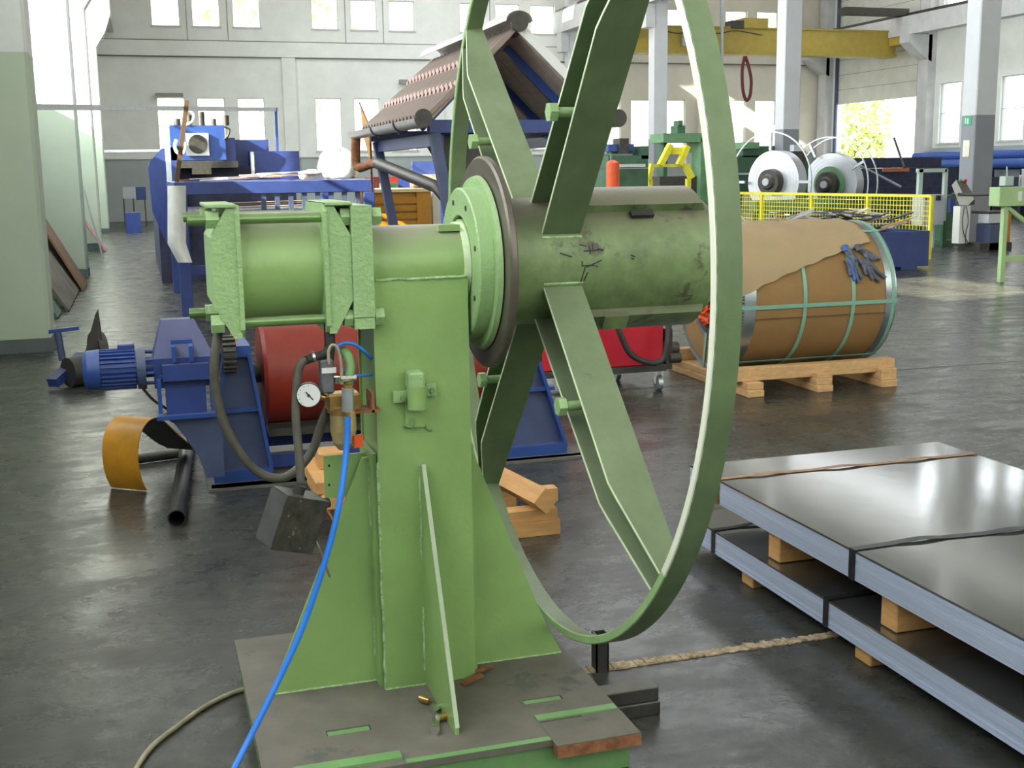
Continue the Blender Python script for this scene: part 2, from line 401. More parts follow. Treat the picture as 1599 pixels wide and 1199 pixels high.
# ledge beam, pilasters and seams of the back wall
nt_=[0]
def trim(mb,mt,parent=None): nt_[0]+=1; return mb.build('trim_%d'%nt_[0],mt,kind='structure')
trim(MB().box(-1.4,16.6,YB-.09,YB-.001,5.93,6.47),wallm); trim(MB().box(16.6,XR,YB-.09,YB-.001,5.93,6.47),wallr)
for z in (5.9,6.48): trim(MB().box(-1.4,XR,YB-.1,YB-.001,z-.012,z+.012),seam)
for x in (5.45,11.15,16.9,22.6): trim(MB().box(x,x+.5,YB-.14,YB-.001,0,5.9),wallm if x<16 else wallr)
for x in (2.1,3.55,7.9,9.35,13.6): trim(MB().box(x,x+.02,YB-.012,YB-.001,6.5,8.3),seam)
trim(MB().box(-1.4,XR,YB-.05,YB-.002,2.24,2.28),galv)
# left wall: unseen; its glazed openings are shaped for the sun patches
rl=[(8.9,11.75,6.2,7.35),(12.5,19.9,3.3,4.7),(20.0,20.62,3.3,8.6),(21.3,28.8,3.3,8.6),(29.7,37.0,3.3,8.6)]
fl=lambda a,t,z:(XL-t,a,z)
wall_open('wall_left',wallm,fl,-5,YB+.3,0,10.6,.3,rl)
for a,b,za,zb in rl:
    n_=max(1,round((b-a)/2.4))
    for i in range(n_): window(fl,a+(b-a)*i/n_,a+(b-a)*(i+1)/n_,za,zb)
# right wall with sectional door opening and windows
fr=lambda a,t,z:(XR+t,a,z)
rr=[(39.5,45.2,0,9.6)]
wy=[(37.1,38.3),(33.8,35.0),(30.4,31.6),(27.0,28.2)]
for a,b in wy: rr+= [(a,b,2.42,4.6),(a,b,7.0,8.4)]
wall_open('wall_right',wallm,fr,-5,YB+.3,0,10.6,.3,rr)
for a,b in wy: window(fr,a,b,2.42,4.6); window(fr,a,b,7.0,8.4,False)
# sectional door, raised: panels from 4.2 m up
dr=thing('door_1',None,None,(XR,42.35,0),kind='structure')
dm_=mat('door panel paint',(.68,.68,.62),.6,0,.08,2)
z=4.22
while z<9.5:
    MB().box(XR+.03,XR+.09,39.5,45.2,z,z+.585).build('door_panel',dm_,dr); MB().box(XR+.04,XR+.08,39.5,45.2,z+.585,z+.60).build('door_seal',seam,dr); z+=.60
for y in (39.45,45.1): MB().box(XR-.08,XR-.001,y,y+.14,0,9.6).build('door_rail',blueg,dr)
for y in (38.7,39.1): MB().box(XR-.30,XR-.001,y,y+.12,0,7.0).build('door_post',galv,dr)
# wall behind the camera, glazed above the dado
ff=lambda a,t,z:(a,-5-t,z)
rf_=[(-1.0,5.5,2.8,8.8),(6.5,13.5,2.8,8.8),(14.5,21.0,2.8,8.8),(22.0,28.0,2.8,8.8)]
wall_open('wall_front',wallm,ff,XL,XR+.4,0,10.6,.3,rf_)
for r_ in rf_: window(ff,*r_)
# left pillars
PY=[(12.1,'near pillar standing beside the aisle, green-grey paint below, nearest of the row'),(20.95,'second pillar along the left wall, above the leaning boards'),(29.1,'third pillar along the left wall with pink sheet at its foot'),(37.4,'fourth pillar along the left wall, far down the aisle')]
for i,(y,lb) in enumerate(PY):
    p=thing('pillar',None,None,(-1.6,y,0),kind='structure'); p['label']=lb
    MB().bbox(-2.4,-.86,y-.3,y+.3,.10,10.6,.03).build('shaft',pillm,p)
    MB().box(-2.4,-.852,y-.308,y+.308,0,.12).build('plinth',mat('dark skirting paint',(.10,.12,.12),.7),p)
trim(MB().box(-.99,-.86,29.42,29.6,0,9),mat('unlit grey post',(.33,.31,.34),.8,zsplit=(2.5,(.13,.13,.15))))  # added dark strip, shade of the third pillar's side put into its colour
trim(MB().box(-.85,-.45,20,YB-.1,6.7,7.3),conc)
for y in (29.1,37.4): trim(MB().prism([(-.86,5.3),(-.6,5.7),(-.42,6.2),(-.42,6.69),(-.86,6.69)],fnXZ if 'fnXZ' in globals() else (lambda p,q,t:(p,t,q)),y-.3,y+.3),conc)
# hall columns and crane runway
for i,y in enumerate((20.9,28.6,37.0,45.2)):
    p=thing('column',None,None,(16.75,y,0),kind='structure'); p['label']=['grey and white column with exit sign at the right','column behind the strip reels','slim column beside the yellow lifting arm','farthest column under the crane beam'][i]
    MB().bbox(16.5,17.0,y,y+.45,0,10.6,.02).build('shaft',colm,p)
    MB().box(16.2,16.52,y-.03,y+.48,6.2,6.94).build('corbel',conc,p)
    if i in (0,2):
        s_=MB().box(16.49,16.499,y+.12,y+.36,2.42,2.60) if i==0 else MB().box(16.62,16.86,y-.01,y-.001,2.42,2.58)
        s_.build('exit_sign',mat('sign green',(.05,.38,.20),.5,0,.02),p)
        a_=MB()
        if i==0: a_.box(16.484,16.49,y+.20,y+.24,2.45,2.56).box(16.484,16.49,y+.28,y+.31,2.45,2.57)
        else: a_.box(16.68,16.72,y-.016,y-.01,2.45,2.55).box(16.76,16.80,y-.016,y-.01,2.48,2.55)
        a_.build('sign_symbol',white,p)
    if i==0: MB().box(16.485,16.499,y+.13,y+.33,1.78,2.12).build('notice',mat('paper notice',(.75,.73,.62),.7),p)
trim(MB().box(16.2,16.5,-3,YB-.1,6.95,7.75),conc)
trim(MB().box(16.3,16.4,-3,YB-.1,7.75,7.88),dark)
trim(MB().box(XR-1.15,XR-.7,-3,YB-.1,6.38,7.05),conc)
trim(MB().box(XR-1.0,XR-.9,-3,YB-.1,7.05,7.18),dark)
for y in (38.6,45.5,31.6,24.6):
    mb=MB(); mb.prism([(XR-.2,5.4),(XR-.7,5.7),(XR-1.2,6.1),(XR-1.2,6.38),(XR-.2,6.38)],lambda p,q,t:(p,t,q),y,y+.6); mb.box(XR-.35,XR-.001,y,y+.6,0,10.6); trim(mb,conc)
# floor joints
for y,wd in ((8.0,.022),(12.5,.022),(17,.022)): trim(MB().box(1.5 if y<9 else 3,XR,y-wd/2,y+wd/2,.0005,.0015),seam)
mb=MB(); random.seed(3)
X=1.2
while X<14:
    dx=random.uniform(.008,.02); hh=random.uniform(.002,.008); ww=random.uniform(.016,.025)
    mb.box(X,X+dx,3.395-ww,3.395+ww+random.uniform(-.004,.004),0.0005,hh); X+=dx
    if X>3.6: X+=.5
j=mb.build('joint_filling',rubble,kind='stuff'); j['label']='crumbly brown filling of the floor joint beside the square tube'; j['category']='joint filling'

# ================================================================== DECOILER (the large green machine)
CY=3.335; CZ=1.34
dec=thing('decoiler','large green decoiler with spoked hoop standing on dusty base plate','machine',(.7,3.235,0))
BX0,BX1,BY0,BY1,BZ=.205,1.19,2.76,3.74,.12
MB().box(BX0+.012,BX1-.012,BY0+.012,BY1-.012,0,.102).build('base_frame',greenb,dec)
# top plate with real slots
def plate_slots(x0,x1,y0,y1,z0,z1,slots):
    mb=MB(); ed=sorted(set([x0,x1]+[s[0] for s in slots]+[s[1] for s in slots]))
    for i in range(len(ed)-1):
        m_=(ed[i]+ed[i+1])/2; hs=sorted((s[2],s[3]) for s in slots if s[0]<m_<s[1]); y=y0
        for h in hs: mb.box(ed[i],ed[i+1],y,h[0],z0,z1); y=h[1]
        mb.box(ed[i],ed[i+1],y,y1,z0,z1)
    return mb
slots=[(.39,.51,2.975,3.008),(.95,1.065,2.986,3.016),(.955,1.075,2.862,2.872)]
plate_slots(BX0,BX1,BY0,BY1,.102,BZ,slots).build('base_plate',base_top,dec)
MB().box(.955,BX1+.002,2.722,BY0,.085,.118).build('base_tab',rust,dec)
MB().box(.952,BX1,2.722,BY0+.1,.1185,.1215).build('tab_top',base_top,dec)
MB().box(.95,1.185,2.874,2.905,BZ,BZ+.004).build('painted_strip',greenb,dec)
MB().box(.28,.555,2.785,2.825,BZ,BZ+.006).build('painted_strip',greenb,dec)
MB().box(.56,.95,BY0-.001,BY0+.02,BZ,BZ+.002).build('painted_strip',greenb,dec)
for s_ in slots[:2]:
    MB().box(s_[0]+.003,s_[1]-.003,s_[2]+.002,s_[3]-.002,.102,.1165).build('slot_floor',greenb,dec)
# post: front plate, box body, cradle
PX0,PX1,PYF,PYB=.597,.868,3.21,3.46
poly=[(PX0,BZ),(PX1,BZ),(PX1,1.30),(PX0,1.30)]
MB().box(PX0,PX1,PYF,PYF+.014,BZ,1.312).box(PX0+.006,PX1-.004,PYF+.014,PYB,BZ,1.27).box(PX0,PX1,PYB,PYB+.014,BZ,1.31).build('post',green,dec)
# gussets
def gus(poly,fn,a,b,nm='gusset'): return MB().prism(poly,fn,a,b).build(nm,green,dec)
tl=at(572,714,3.29); bl=az(425,1086,BZ); 
fnXZ=lambda p,q,t:(p,t,q)
gus([(bl.x,BZ),(.583,BZ),(.583,tl.z),(tl.x-.012,tl.z)],fnXZ,3.285,3.301)
tr=at(742,700,3.31)
gus([(.883,BZ),(1.172,BZ),(1.105,.26),(.895,tr.z),(.883,tr.z)],fnXZ,3.30,3.316)
# flange strips the side gussets are welded to
MB().box(.583,PX0,3.24,3.43,BZ,tl.z+.02).build('side_flange',green,dec)
MB().box(PX1,.883,3.24,3.43,BZ,tr.z+.03).build('side_flange',green,dec)
zt=at(665,722,PYF).z
gus([(PYF,BZ),(2.872,BZ),(2.874,.15),(PYF-.02,zt),(PYF,zt)],lambda p,q,t:(t,p,q),.716,.728)
MB().bar((.722,2.868,.14),(.722,PYF-.022,zt),.012,.003).build('gusset_edge',mat('dull worn green edge',(.42,.50,.33),.5),dec,label='pale worn edge of front gusset')
gus([(PYB+.014,BZ),(3.73,BZ),(3.73,.15),(PYB+.03,zt),(PYB+.014,zt)],lambda p,q,t:(t,p,q),.716,.728)
# weld beads
wb=MB()
def bead(p0,p1,r=.005,n=26):
    p0=Vector(p0);p1=Vector(p1); pts=[]
    for i in range(n+1):
        p=p0.lerp(p1,i/n); pts.append(p+Vector((random.uniform(-1,1),random.uniform(-1,1),random.uniform(-1,1)))*r*.3)
    wb.tube(pts,r,6)
bead((PX0,3.214,BZ),(PX0,3.214,tl.z-.0),.005); bead((.583,3.285,.2),(.583,3.285,.33),.004,10); bead((.583,3.285,.55),(.583,3.285,tl.z-.01),.005,16)
bead((.716,PYF,.16),(.716,PYF,.36),.005,16); bead((.716,PYF,.50),(.716,PYF,zt),.005,14)
bead((PX1,3.23,BZ),(PX1,3.23,tr.z),.004)
bead((bl.x,3.285,BZ),(.583,3.285,BZ),.004,14); bead((.883,3.30,BZ),(1.17,3.30,BZ),.004,14); bead((PX0,PYF,BZ),(.716,PYF,BZ),.004,10)
bead((.605,PYF,1.312),(PX1,PYF,1.314),.005,14)
wb.build_each('weld_bead',weld,dec)
# shaft housing & flanges (lathed about the X axis)
O=(0,CY,CZ); AX=(1,0,0)
MB().lathe(O,AX,[(.59,0),(.59,.116),(.876,.116),(.876,0)],56).build('shaft_housing',green,dec)
MB().box(.80,.862,CY-.075,CY-.045,CZ+.098,CZ+.116).build('key_block',green,dec)
MB().lathe(O,AX,[(.862,.116),(.862,.121),(.882,.121),(.882,.116)],56).build('weld_ring',edgem,dec)
MB().lathe(O,AX,[(.878,.14),(.878,.213),(.882,.218),(.926,.218),(.926,.14)],72).build('bearing_drum',greenlt,dec)
MB().lathe(O,AX,[(.890,0),(.890,.141),(.90,.141),(.90,0)],56).build('seal_gap',black,dec)
MB().lathe(O,AX,[(.880,.1),(.880,.128),(.895,.128),(.895,.1)],56).build('inner_ring',greenlt,dec)
MB().lathe(O,AX,[(.922,.20),(.922,.247),(.936,.252),(.936,.20)],72).build('flange_lip',greenlt,dec)
MB().lathe(O,AX,[(.940,.15),(.940,.300),(.946,.306),(.960,.306),(.964,.300),(.964,.15)],84).build('brake_disc',brown,dec)
mb=MB()
for k in range(8):
    a=k*PI/4+.3; p=Vector((.878,CY-.182*cos(a),CZ+.182*sin(a))); mb.cyl(p-Vector((.002,0,0)),p+Vector((.003,0,0)),.008,10)
mb.build_each('screw_hole',dark,dec)
MB().lathe(O,AX,[(.964,0),(.964,.185),(1.61,.185),(1.625,.175),(1.625,.12),(1.60,.12),(1.60,0)],84).build('mandrel',greenman,dec)
for a0,a1 in ((50,128),(-128,-48)):
    MB().lathe(O,AX,[(1.20,.184),(1.20,.212),(1.585,.212),(1.60,.184)],20,math.radians(a0+0),math.radians(a1)).build('mandrel_jaw',greenman,dec)
# lathe angle 0 = +b; b = X x Z = -Y : towards the camera, angles rise upwards
MB().obox((1.31,CY-.115,CZ-.165),(.075,.05,.05),Matrix.Rotation(.6,3,'X')).build('jaw_stop',greenman,dec)
MB().obox((1.39,CY-.14,CZ+.135),(.07,.012,.02),Matrix.Rotation(-.8,3,'X')).build('jaw_slot',black,dec)
# dark scratches and paint marks on the front of the mandrel
random.seed(31); mb=MB()
def surf(u,v,r=.186):
    Y=CY-r
    for _ in range(6):
        p=at(u,v,Y); Y=CY-math.sqrt(max(1e-5,r*r-(p.z-CZ)**2))
    return at(u,v,Y)
for u0,v0,u1,v1 in ((874,395,893,401),(905,382,915,384),(912,392,935,390),(908,415,928,414),(916,417,940,406),(914,417,907,440),(920,385,922,397),(925,380,926,392),(934,388,942,391),(909,408,910,416),(930,415,934,416),(986,403,990,405),(985,398,992,401),(918,425,912,438)):
    a=surf(u0,v0);b=surf(u1,v1); mb.bar(a,b,.0035,.0012,(0,-1,0))
mb.build_each('paint_mark',black,dec)
# rim and spokes
RR=1.120
rim=MB().lathe(O,AX,[(1.133,RR-.024),(1.133,RR),(1.193,RR),(1.193,RR-.012)],128).build('rim',greenpl,dec)
MB().lathe(O,AX,[(1.1345,RR-.025),(1.1305,RR-.022),(1.1305,RR-.003),(1.1345,RR)],128).build('rim_edge_paint',greenlt,rim)
MB().lathe(O,AX,[(1.1345,RR-.025),(1.1300,RR-.022),(1.1300,RR-.003),(1.1345,RR)],90,math.radians(-38),math.radians(112)).build('rim_edge',edger,rim,label='bare bright edge of the hoop')  # window reflection on the hoop's front edge, put in as a pale arc
for k,th in enumerate((-41,49,139,229)):
    t=math.radians(th); d=Vector((0,-cos(t),sin(t))); e=Vector((0,sin(t),cos(t)))   # e: tangential
    Oc=Vector((0,CY,CZ))
    def P3(x,r,g): return Oc+Vector((x,0,0))+d*r+e*g
    par=None
    for sgn in (1,-1):
        mb=MB(); th_=.008
        def gg(r): return sgn*(.064-.026*(max(0,r-.16)/.95))
        pts=[(1.078,.168),(1.192,.168),(1.192,1.108),(1.140,1.108),(1.132,1.095),(1.085,.87),(1.078,.83)]
        v=[P3(x,r,gg(r)-th_/2) for x,r in pts]+[P3(x,r,gg(r)+th_/2) for x,r in pts]; n_=len(pts)
        mb.add(v,[tuple(range(n_))[::-1],tuple(range(n_,2*n_))]+[(i,(i+1)%n_,n_+(i+1)%n_,n_+i) for i in range(n_)])
        o=mb.build('spoke_plate',greenpl,dec)
        if par is None: par=o
        em=MB(); q=[(1.0775,.170),(1.0775,.83),(1.0845,.87),(1.1315,1.095)]
        for i in range(3):
            (xa_,ra_),(xb_,rb_)=q[i],q[i+1]; em.bar(P3(xa_,ra_,gg(ra_)),P3(xb_,rb_,gg(rb_)),.007,.0022,(1,0,0))
        em.build('plate_edge',edgem,o,label='pale worn edge')  # pale strip along the plate's left edge
    # web closing the channel and curling forward at the rim
    g=[]
    for i in range(9):
        r=.17+(1.105-.17)*i/8; row=[]
        hw=(.064-.026*((r-.16)/.95))-.006; cu=max(0,(r-.80)/.305)
        for j in range(9):
            q=-1+2*j/8; row.append(P3(1.186-.03*cu*(1-q*q),r,q*hw))
        g.append(row)
    MB().sheet(g,.004).build('spoke_web',greenpl,dec)
    b=MB(); b.cyl(P3(1.055,.545,.0),P3(1.182,.545,.0),.013,14); hexnut(b,P3(1.030,.545,0),P3(1.052,.545,0),.026); b.build('spoke_bolt',greenlt,dec)
    e1=MB(); e1.tube([P3(1.076,.166,.075),P3(1.194,.166,.075)],.005,6); e1.tube([P3(1.076,.166,-.075),P3(1.194,.166,-.075)],.005,6); e1.build_each('weld_bead',weld,dec)
# air cylinder
AZ=1.352
OA=(0,CY,AZ)
MB().lathe(OA,AX,[(.24,0),(.24,.150),(.47,.150),(.47,0)],64).build('cylinder_barrel',green,dec)
def octa(h,c): return [(-h+c,-h),(h-c,-h),(h,-h+c),(h,h-c),(h-c,h),(-h+c,h),(-h,h-c),(-h,-h+c)]
def rsq(h,c): return octa(h,c)
fnc=lambda p,q,t:(t,CY+p,AZ+q)
for xa,xb,ea,eb,nx,nd in ((.172,.240,.236,.248,.198,-1),(.470,.536,.462,.474,.512,1)):
    q_=[(xb,-.174),(xb,.174),(xa+.047,.174),(xa,.088),(xa,-.088),(xa+.047,-.174)] if nd<0 else [(xa,-.174),(xa,.174),(xb-.047,.174),(xb,.088),(xb,-.088),(xb-.047,-.174)]
    MB().prism(q_,lambda p,q,t:(p,CY+t,AZ+q),-.166,.166).build('end_cap',greenlt,dec)
    for zz in (-1,1):
        if zz<0: continue
        xo=xa-.006 if nd<0 else xb+.006; xi=xb if nd<0 else xa
        MB().bbox(min(xo,xi),max(xo,xi),CY-.174,CY+.174,AZ+zz*.1665,AZ+zz*.1765,.002).build('cap_lip',greenlt,dec)
    MB().prism(rsq(.172,.02),fnc,ea,eb).build('cap_flange',greenlt,dec)
MB().box(.537,.594,CY-.172,CY+.172,AZ+.026-.16,AZ+.166).box(.538,.593,CY-.171,CY+.171,AZ-.166,AZ+.024-.16).build('mounting_plate',greenlt,dec)
for sy in (-1,1):
    for sz in (-1,1):
        y=CY+sy*.140; z=AZ+sz*.136
        rd=MB(); x_s=.118 if (sy,sz)!=(-1,-1) else .185
        rd.cyl((x_s,y,z),(.625,y,z),.0135,18)
        for k in range(16 if x_s<.15 else 0): rd.cyl((.120+k*.005,y,z),(.1225+k*.005,y,z),.0155,14)
        o=rd.build('tie_rod',mat('glossy green rod',(.20,.33,.11),.25,.3,.1,10,dust=.5),dec)
        nn=MB(); hexnut(nn,(.163,y,z),(.196,y,z),.0255); hexnut(nn,(.512,y,z),(.536,y,z),.0255); hexnut(nn,(.597,y,z),(.622,y,z),.0255); nn.build_each('nut',greenlt,o)
# clamp on post front
cp=MB().bbox(.679,.725,PYF-.062,PYF-.002,1.012,1.060,.006).build('clamp_block',greenlt,dec)
MB().cyl((.704,PYF-.042,.955),(.704,PYF-.042,1.02),.027,28).build('clamp_barrel',green,cp)
MB().box(.676,.733,PYF-.010,PYF-.001,.895,1.0).build('clamp_plate',green,cp)
MB().box(.642,.690,PYF-.022,PYF-.008,.972,1.003).box(.735,.765,PYF-.022,PYF-.008,.985,1.020).build_each('clamp_tab',greenlt,cp)
mb=MB(); hexnut(mb,(.668,PYF-.032,.985),(.668,PYF-.020,.985),.008); hexnut(mb,(.752,PYF-.032,1.0),(.752,PYF-.020,1.0),.008); mb.tube(smoothpts([(.672,PYF-.014,.905),(.690,PYF-.02,.900),(.695,PYF-.016,.922)]),.004,8); mb.tube(smoothpts([(.733,PYF-.008,.90),(.74,PYF-.006,.885),(.752,PYF-.006,.882)]),.003,8); mb.build_each('clamp_screw',greenb,cp)
# bracket plate at lower left
pa=at(505,712,3.32); pb_=at(573,772,3.32)
bp=MB().box(pa.x,.60,3.32,3.328,pb_.z,pa.z).build('bracket_plate',green,dec)
mb=MB()
for v in (727,757): q=at(514,v,3.319); mb.cyl(q-Vector((0,.001,0)),q+Vector((0,.002,0)),.0035,10)
mb.build_each('bolt_hole',black,bp)
# air service unit fixed to the post's left side
MB().box(.50,.60,3.16,3.24,.955,.962).box(.575,.583,3.16,3.24,.955,1.01).build('unit_bracket',rust,dec)
def A(u,v,Y=3.18): return at(u,v,Y)
fr_=thing_part=None
c0=A(533,628); 
srv=MB().bbox(A(508,600).x,A(560,600).x,3.15,3.21,A(530,640).z,A(530,612).z,.006).build('air_regulator',brass,dec)
q=A(535,640); MB().cyl((q.x,3.18,q.z+.012),(q.x,3.18,q.z-.006),.042,8).build('clamp_ring',brass,srv)
MB().lathe((q.x,3.18,q.z-.005),(0,0,-1),[(0,0),(0,.036),(.05,.036),(.085,.030),(.105,.016),(.105,0)],32).build('filter_bowl',amber,srv,label='cloudy amber filter bowl')
q2=A(557,686); MB().obox((q2.x,3.158,q2.z),(.03,.006,.035),Matrix.Rotation(.5,3,'Z')).build('red_mark',oran,srv,label='small orange mark on the bowl')
gq=A(482,617,3.13); gd=Vector((-.15,-1,.02)).normalized()
gau=MB().cyl(gq+gd*-.022,gq,.0335,36).build('pressure_gauge',dark,srv,label='round pressure gauge with white face')
MB().cyl(gq,gq+gd*.003,.031,36).build('gauge_face',white,gau)
mb=MB(); mb.bar(gq+gd*.004+Vector((-.007,0,.010)),gq+gd*.004+Vector((.013,0,-.015)),.003,.002,gd); mb.cyl(gq+gd*.003,gq+gd*.006,.004,12)
for k in range(11):
    a=math.radians(-135+27*k); p=gq+gd*.0036+Vector((sin(a)*.025,0,cos(a)*.025)); p2_=gq+gd*.0036+Vector((sin(a)*.029,0,cos(a)*.029)); mb.bar(p,p2_,.0012,.001,gd)
mb.build('gauge_needle',black,gau)
mb=MB(); mb.cyl(A(497,618),A(512,622),.009,10); mb.build('gauge_stem',brass,gau)
MB().bbox(A(499,570).x,A(519,570).x,3.155,3.205,A(510,612).z,A(510,560).z,.004).build('valve_body',mat('grey valve casting',(.20,.20,.21),.4,.4,.2,30),srv)
MB().box(A(500,570).x,A(522,570).x,3.149,3.160,A(510,580).z,A(510,572).z).build('valve_label',white,srv)
MB().cyl(A(524,588),A(524,598),.013,16).build('adjuster_knob',chrome,srv)
cq=A(543,610,3.13); MB().cyl(A(543,606,3.13),A(543,642,3.13),.0165,20).build('hose_coupling',galv,srv,label='silver grey quick coupling')
MB().cyl(A(543,600,3.13),A(543,607,3.13),.013,16).build('coupling_collar',brass,srv)
MB().cyl(A(543,642,3.13),A(543,650,3.13),.009,12).build('hose_nipple',brass,srv)
MB().tube(smoothpts([A(544,602,3.15),A(545,588,3.15),A(547,572,3.16),A(543,555,3.18),A(536,548,3.22)]),.013,14).build('green_hose',greenb,srv)
mb=MB(); hexnut(mb,A(539,591,3.13)-Vector((.012,0,0)),A(539,591,3.13)+Vector((.03,0,0)),.008); mb.build('hose_clip',chrome,srv)
MB().tube(smoothpts([A(514,568,3.14),A(513,550,3.14),A(518,539,3.14),A(527,543,3.14),A(532,565,3.14),A(534,600,3.14)],8),.0042,10).build('sensing_tube',cordm,srv)
MB().tube(smoothpts([A(522,545,3.20),A(535,536,3.20),A(552,537,3.20),A(568,548,3.21),A(580,560,3.24)],8),.005,10).build('small_blue_hose',blueh,srv)
MB().tube(smoothpts([A(533,576,3.20),A(545,584,3.20),A(560,586,3.20),A(580,585,3.24)],8),.004,10).build('small_blue_hose',blueh,srv)
MB().tube([A(514,505,3.2),A(515,540,3.2),A(513,562,3.2)],.015,12).tube(smoothpts([A(514,545,3.19),A(505,553,3.18),A(490,558,3.17),A(478,562,3.16)]),.012,12).build('elbow_fitting',black,dec)
mb=MB(); mb.cyl(A(492,557,3.17),A(488,558,3.17),.0145,14); mb.build('hose_clip',chrome,dec)

# hoses and hanging box
MB().tube(smoothpts([A(543,648,3.13),A(541,700,3.12),A(529,790,3.08),A(506,880,3.05),A(472,980,3.02),A(426,1080,2.98),A(366,1199,2.90),az(300,1330,.012)+Vector((0,0,.0))],10),.0085,14).build('air_hose',blueh,label='bright blue air hose hanging from the coupling to the floor',cat='hose')
MB().tube(smoothpts([A(342,512,3.24),A(335,560,3.22),A(337,610,3.22),A(352,665,3.22),A(383,718,3.22),A(415,743,3.22),A(450,743,3.22),A(485,708,3.22),A(503,660,3.22),A(515,632,3.22)],8),.0125,12).build('control_cable',mat('dusty black hose',(.085,.078,.06),.6,0,.2,15),label='thick dark hose looping from the air cylinder down and back up',cat='hose')
MB().tube(smoothpts([A(480,561,3.17),A(470,568,3.165),A(464,590,3.16),A(462,650,3.14),A(466,700,3.12),A(470,752,3.10)],8),.0115,12).build('control_cable',MATS['dusty black hose'],label='thick dark cable hanging straight down to the dirty box',cat='cable')
jb=thing('junction_box','dirty grey junction box hanging tilted on its cable','electrical box',A(457,860,3.08))
R=Matrix.Rotation(.35,3,'Y')@Matrix.Rotation(.42,3,'Z')
jc=A(457,812,3.09)
b_=MB(); b_.obox(jc,(.130,.085,.150),R); b_.build('box_body',grime,jb)
MB().obox(jc+R@Vector((-.067,0,0)),(.004,.081,.142),R).build('box_lid',mat('dusty grey box lid',(.065,.062,.062),.6,0,.2,20),jb)
mb=MB(); top=jc+R@Vector((.0,0,.075)); mb.cyl(top+R@Vector((-.01,0,0)),top+R@Vector((-.01,0,.022)),.016,12); s2=jc+R@Vector((.065,0,.05)); mb.cyl(s2,s2+R@Vector((.03,0,.012)),.014,12); mb.build_each('cable_gland',black,jb)
MB().tube(smoothpts([A(492,842,3.1),A(502,865,3.12),A(515,900,3.2)]),.0035,8).build('loose_wire',cordm,label='thin pale wire hanging below the dirty box',cat='wire')
MB().tube(smoothpts([az(392,1073,.008),az(360,1083,.008),az(320,1103,.008),az(275,1135,.008),az(235,1168,.008),az(205,1215,.008),az(170,1300,.008)],8),.0075,10).build('floor_cable',cordm,label='dirty beige cable curving over the floor from the base plate',cat='cable')

# loose bolts on the base plate
for i,(u,v,ang,lb) in enumerate(((671,1097,2.2,'small brassy stud lying farthest from the front edge, by the gusset'),(679,1108,.5,'bright bolt lying second in the row by the gusset'),(684,1123,.2,'bolt lying on its side with its shank pointing right'),(679,1140,1.2,'bolt standing nearest the front of the base plate'))):
    p=az(u,v,BZ+.009); d=Vector((cos(ang),sin(ang),0)); t_=thing('loose_bolt',lb,'bolt',(p.x,p.y,BZ),group='loose bolts on the base plate')
    p=p+Vector((0,0,.004)); mb=MB(); mb.cyl(p,p+d*.036,.0095,12); mb.build('shank',brass if i in (0,2) else chrome,t_)
    if i: mb=MB(); hexnut(mb,p-d*.012,p,.015); mb.build('bolt_head',chrome,t_)
# scrap strip behind the post on the base
mb=MB(); mb.bar(az(722,1068,BZ+.004),az(752,1052,BZ+.02),.03,.003); mb.bar(az(745,1048,BZ+.02),az(765,1040,BZ+.01),.025,.003); mb.build('steel_offcut',rust,label='bent rusty offcut lying on base plate beside the post',cat='offcut')

# square tube and bars by the base
q=at(941,991,3.37); tb=MB()
x0=at(931,991,3.37).x; x1=at(951,991,3.37).x; h=q.z
for a in ((x0,x1,3.37,3.375),(x0,x1,3.408,3.413),(x0,x0+.005,3.37,3.413),(x1-.005,x1,3.37,3.413)): tb.box(a[0],a[1],a[2],a[3],0,h)
tb.build('square_tube',dark,label='short rusty square tube standing upright under the hoop',cat='steel tube')
for k,(z0,z1,dx) in enumerate(((0,.043,0),(.044,.088,-.004))):
    MB().bbox(1.20,1.388+dx,3.03+k*.004,3.10,z0,z1,.003).build('steel_bar',dark,label=['lower dark steel bar lying on floor right of the base plate','upper dark steel bar stacked on another beside the base plate'][k],cat='steel bar',group='steel bars by the base plate')

# ================================================================== SHEET PACKS
def pack(z0,z1,lb,straps,x0,y0=1.95,y1=4.46,x1=3.41):
    t=thing('sheet_pack',lb,'steel sheets',((x0+x1)/2,3.2,z0),group='packs of galvanised sheet')
    n=13; mb=MB(); random.seed(int(z0*1000))
    hs=[(z1-z0)/n]*n
    for i in range(n-1):
        a=z0+i*(z1-z0)/n; o=random.uniform(0,.003); mb.box(x0+o,x1-o,y0+o,y1-o,a,a+(z1-z0)/n-.0009)
    mb.build('sheet_layers',sheete,t,kind='stuff')
    MB().box(x0,x1,y0,y1,z1-.0065,z1).build('top_sheet',sheett,t)
    for y,mt,wd in straps:
        mb=MB(); e=.0025
        mb.box(x0-e,x0-.0002,y-wd/2,y+wd/2,z0-.002,z1+.002); mb.box(x1+.0002,x1+e,y-wd/2,y+wd/2,z0-.002,z1+.002)
        # slightly slack over the top
        g=[[(x0-e+(x1-x0+2*e)*i/24,y+s*wd/2+.02*sin(i*.35)*(.2 if mt is strapo else .5),z1+.003+.006*max(0,sin(i*.9+y))) for s in (-1,1)] for i in range(25)]
        mb.sheet(g,.0015,False); mb.build('strap',mt,t)
    return t
pack(.055,.150,'lower pack of galvanised steel sheets near the floor at right',[(3.36,strapm,.03),(4.20,strapm,.03)],2.152)
pack(.262,.362,'upper pack of galvanised steel sheets with glossy top face at right',[(3.24,strapm,.034),(4.20,strapo,.03)],2.168)
zz=0
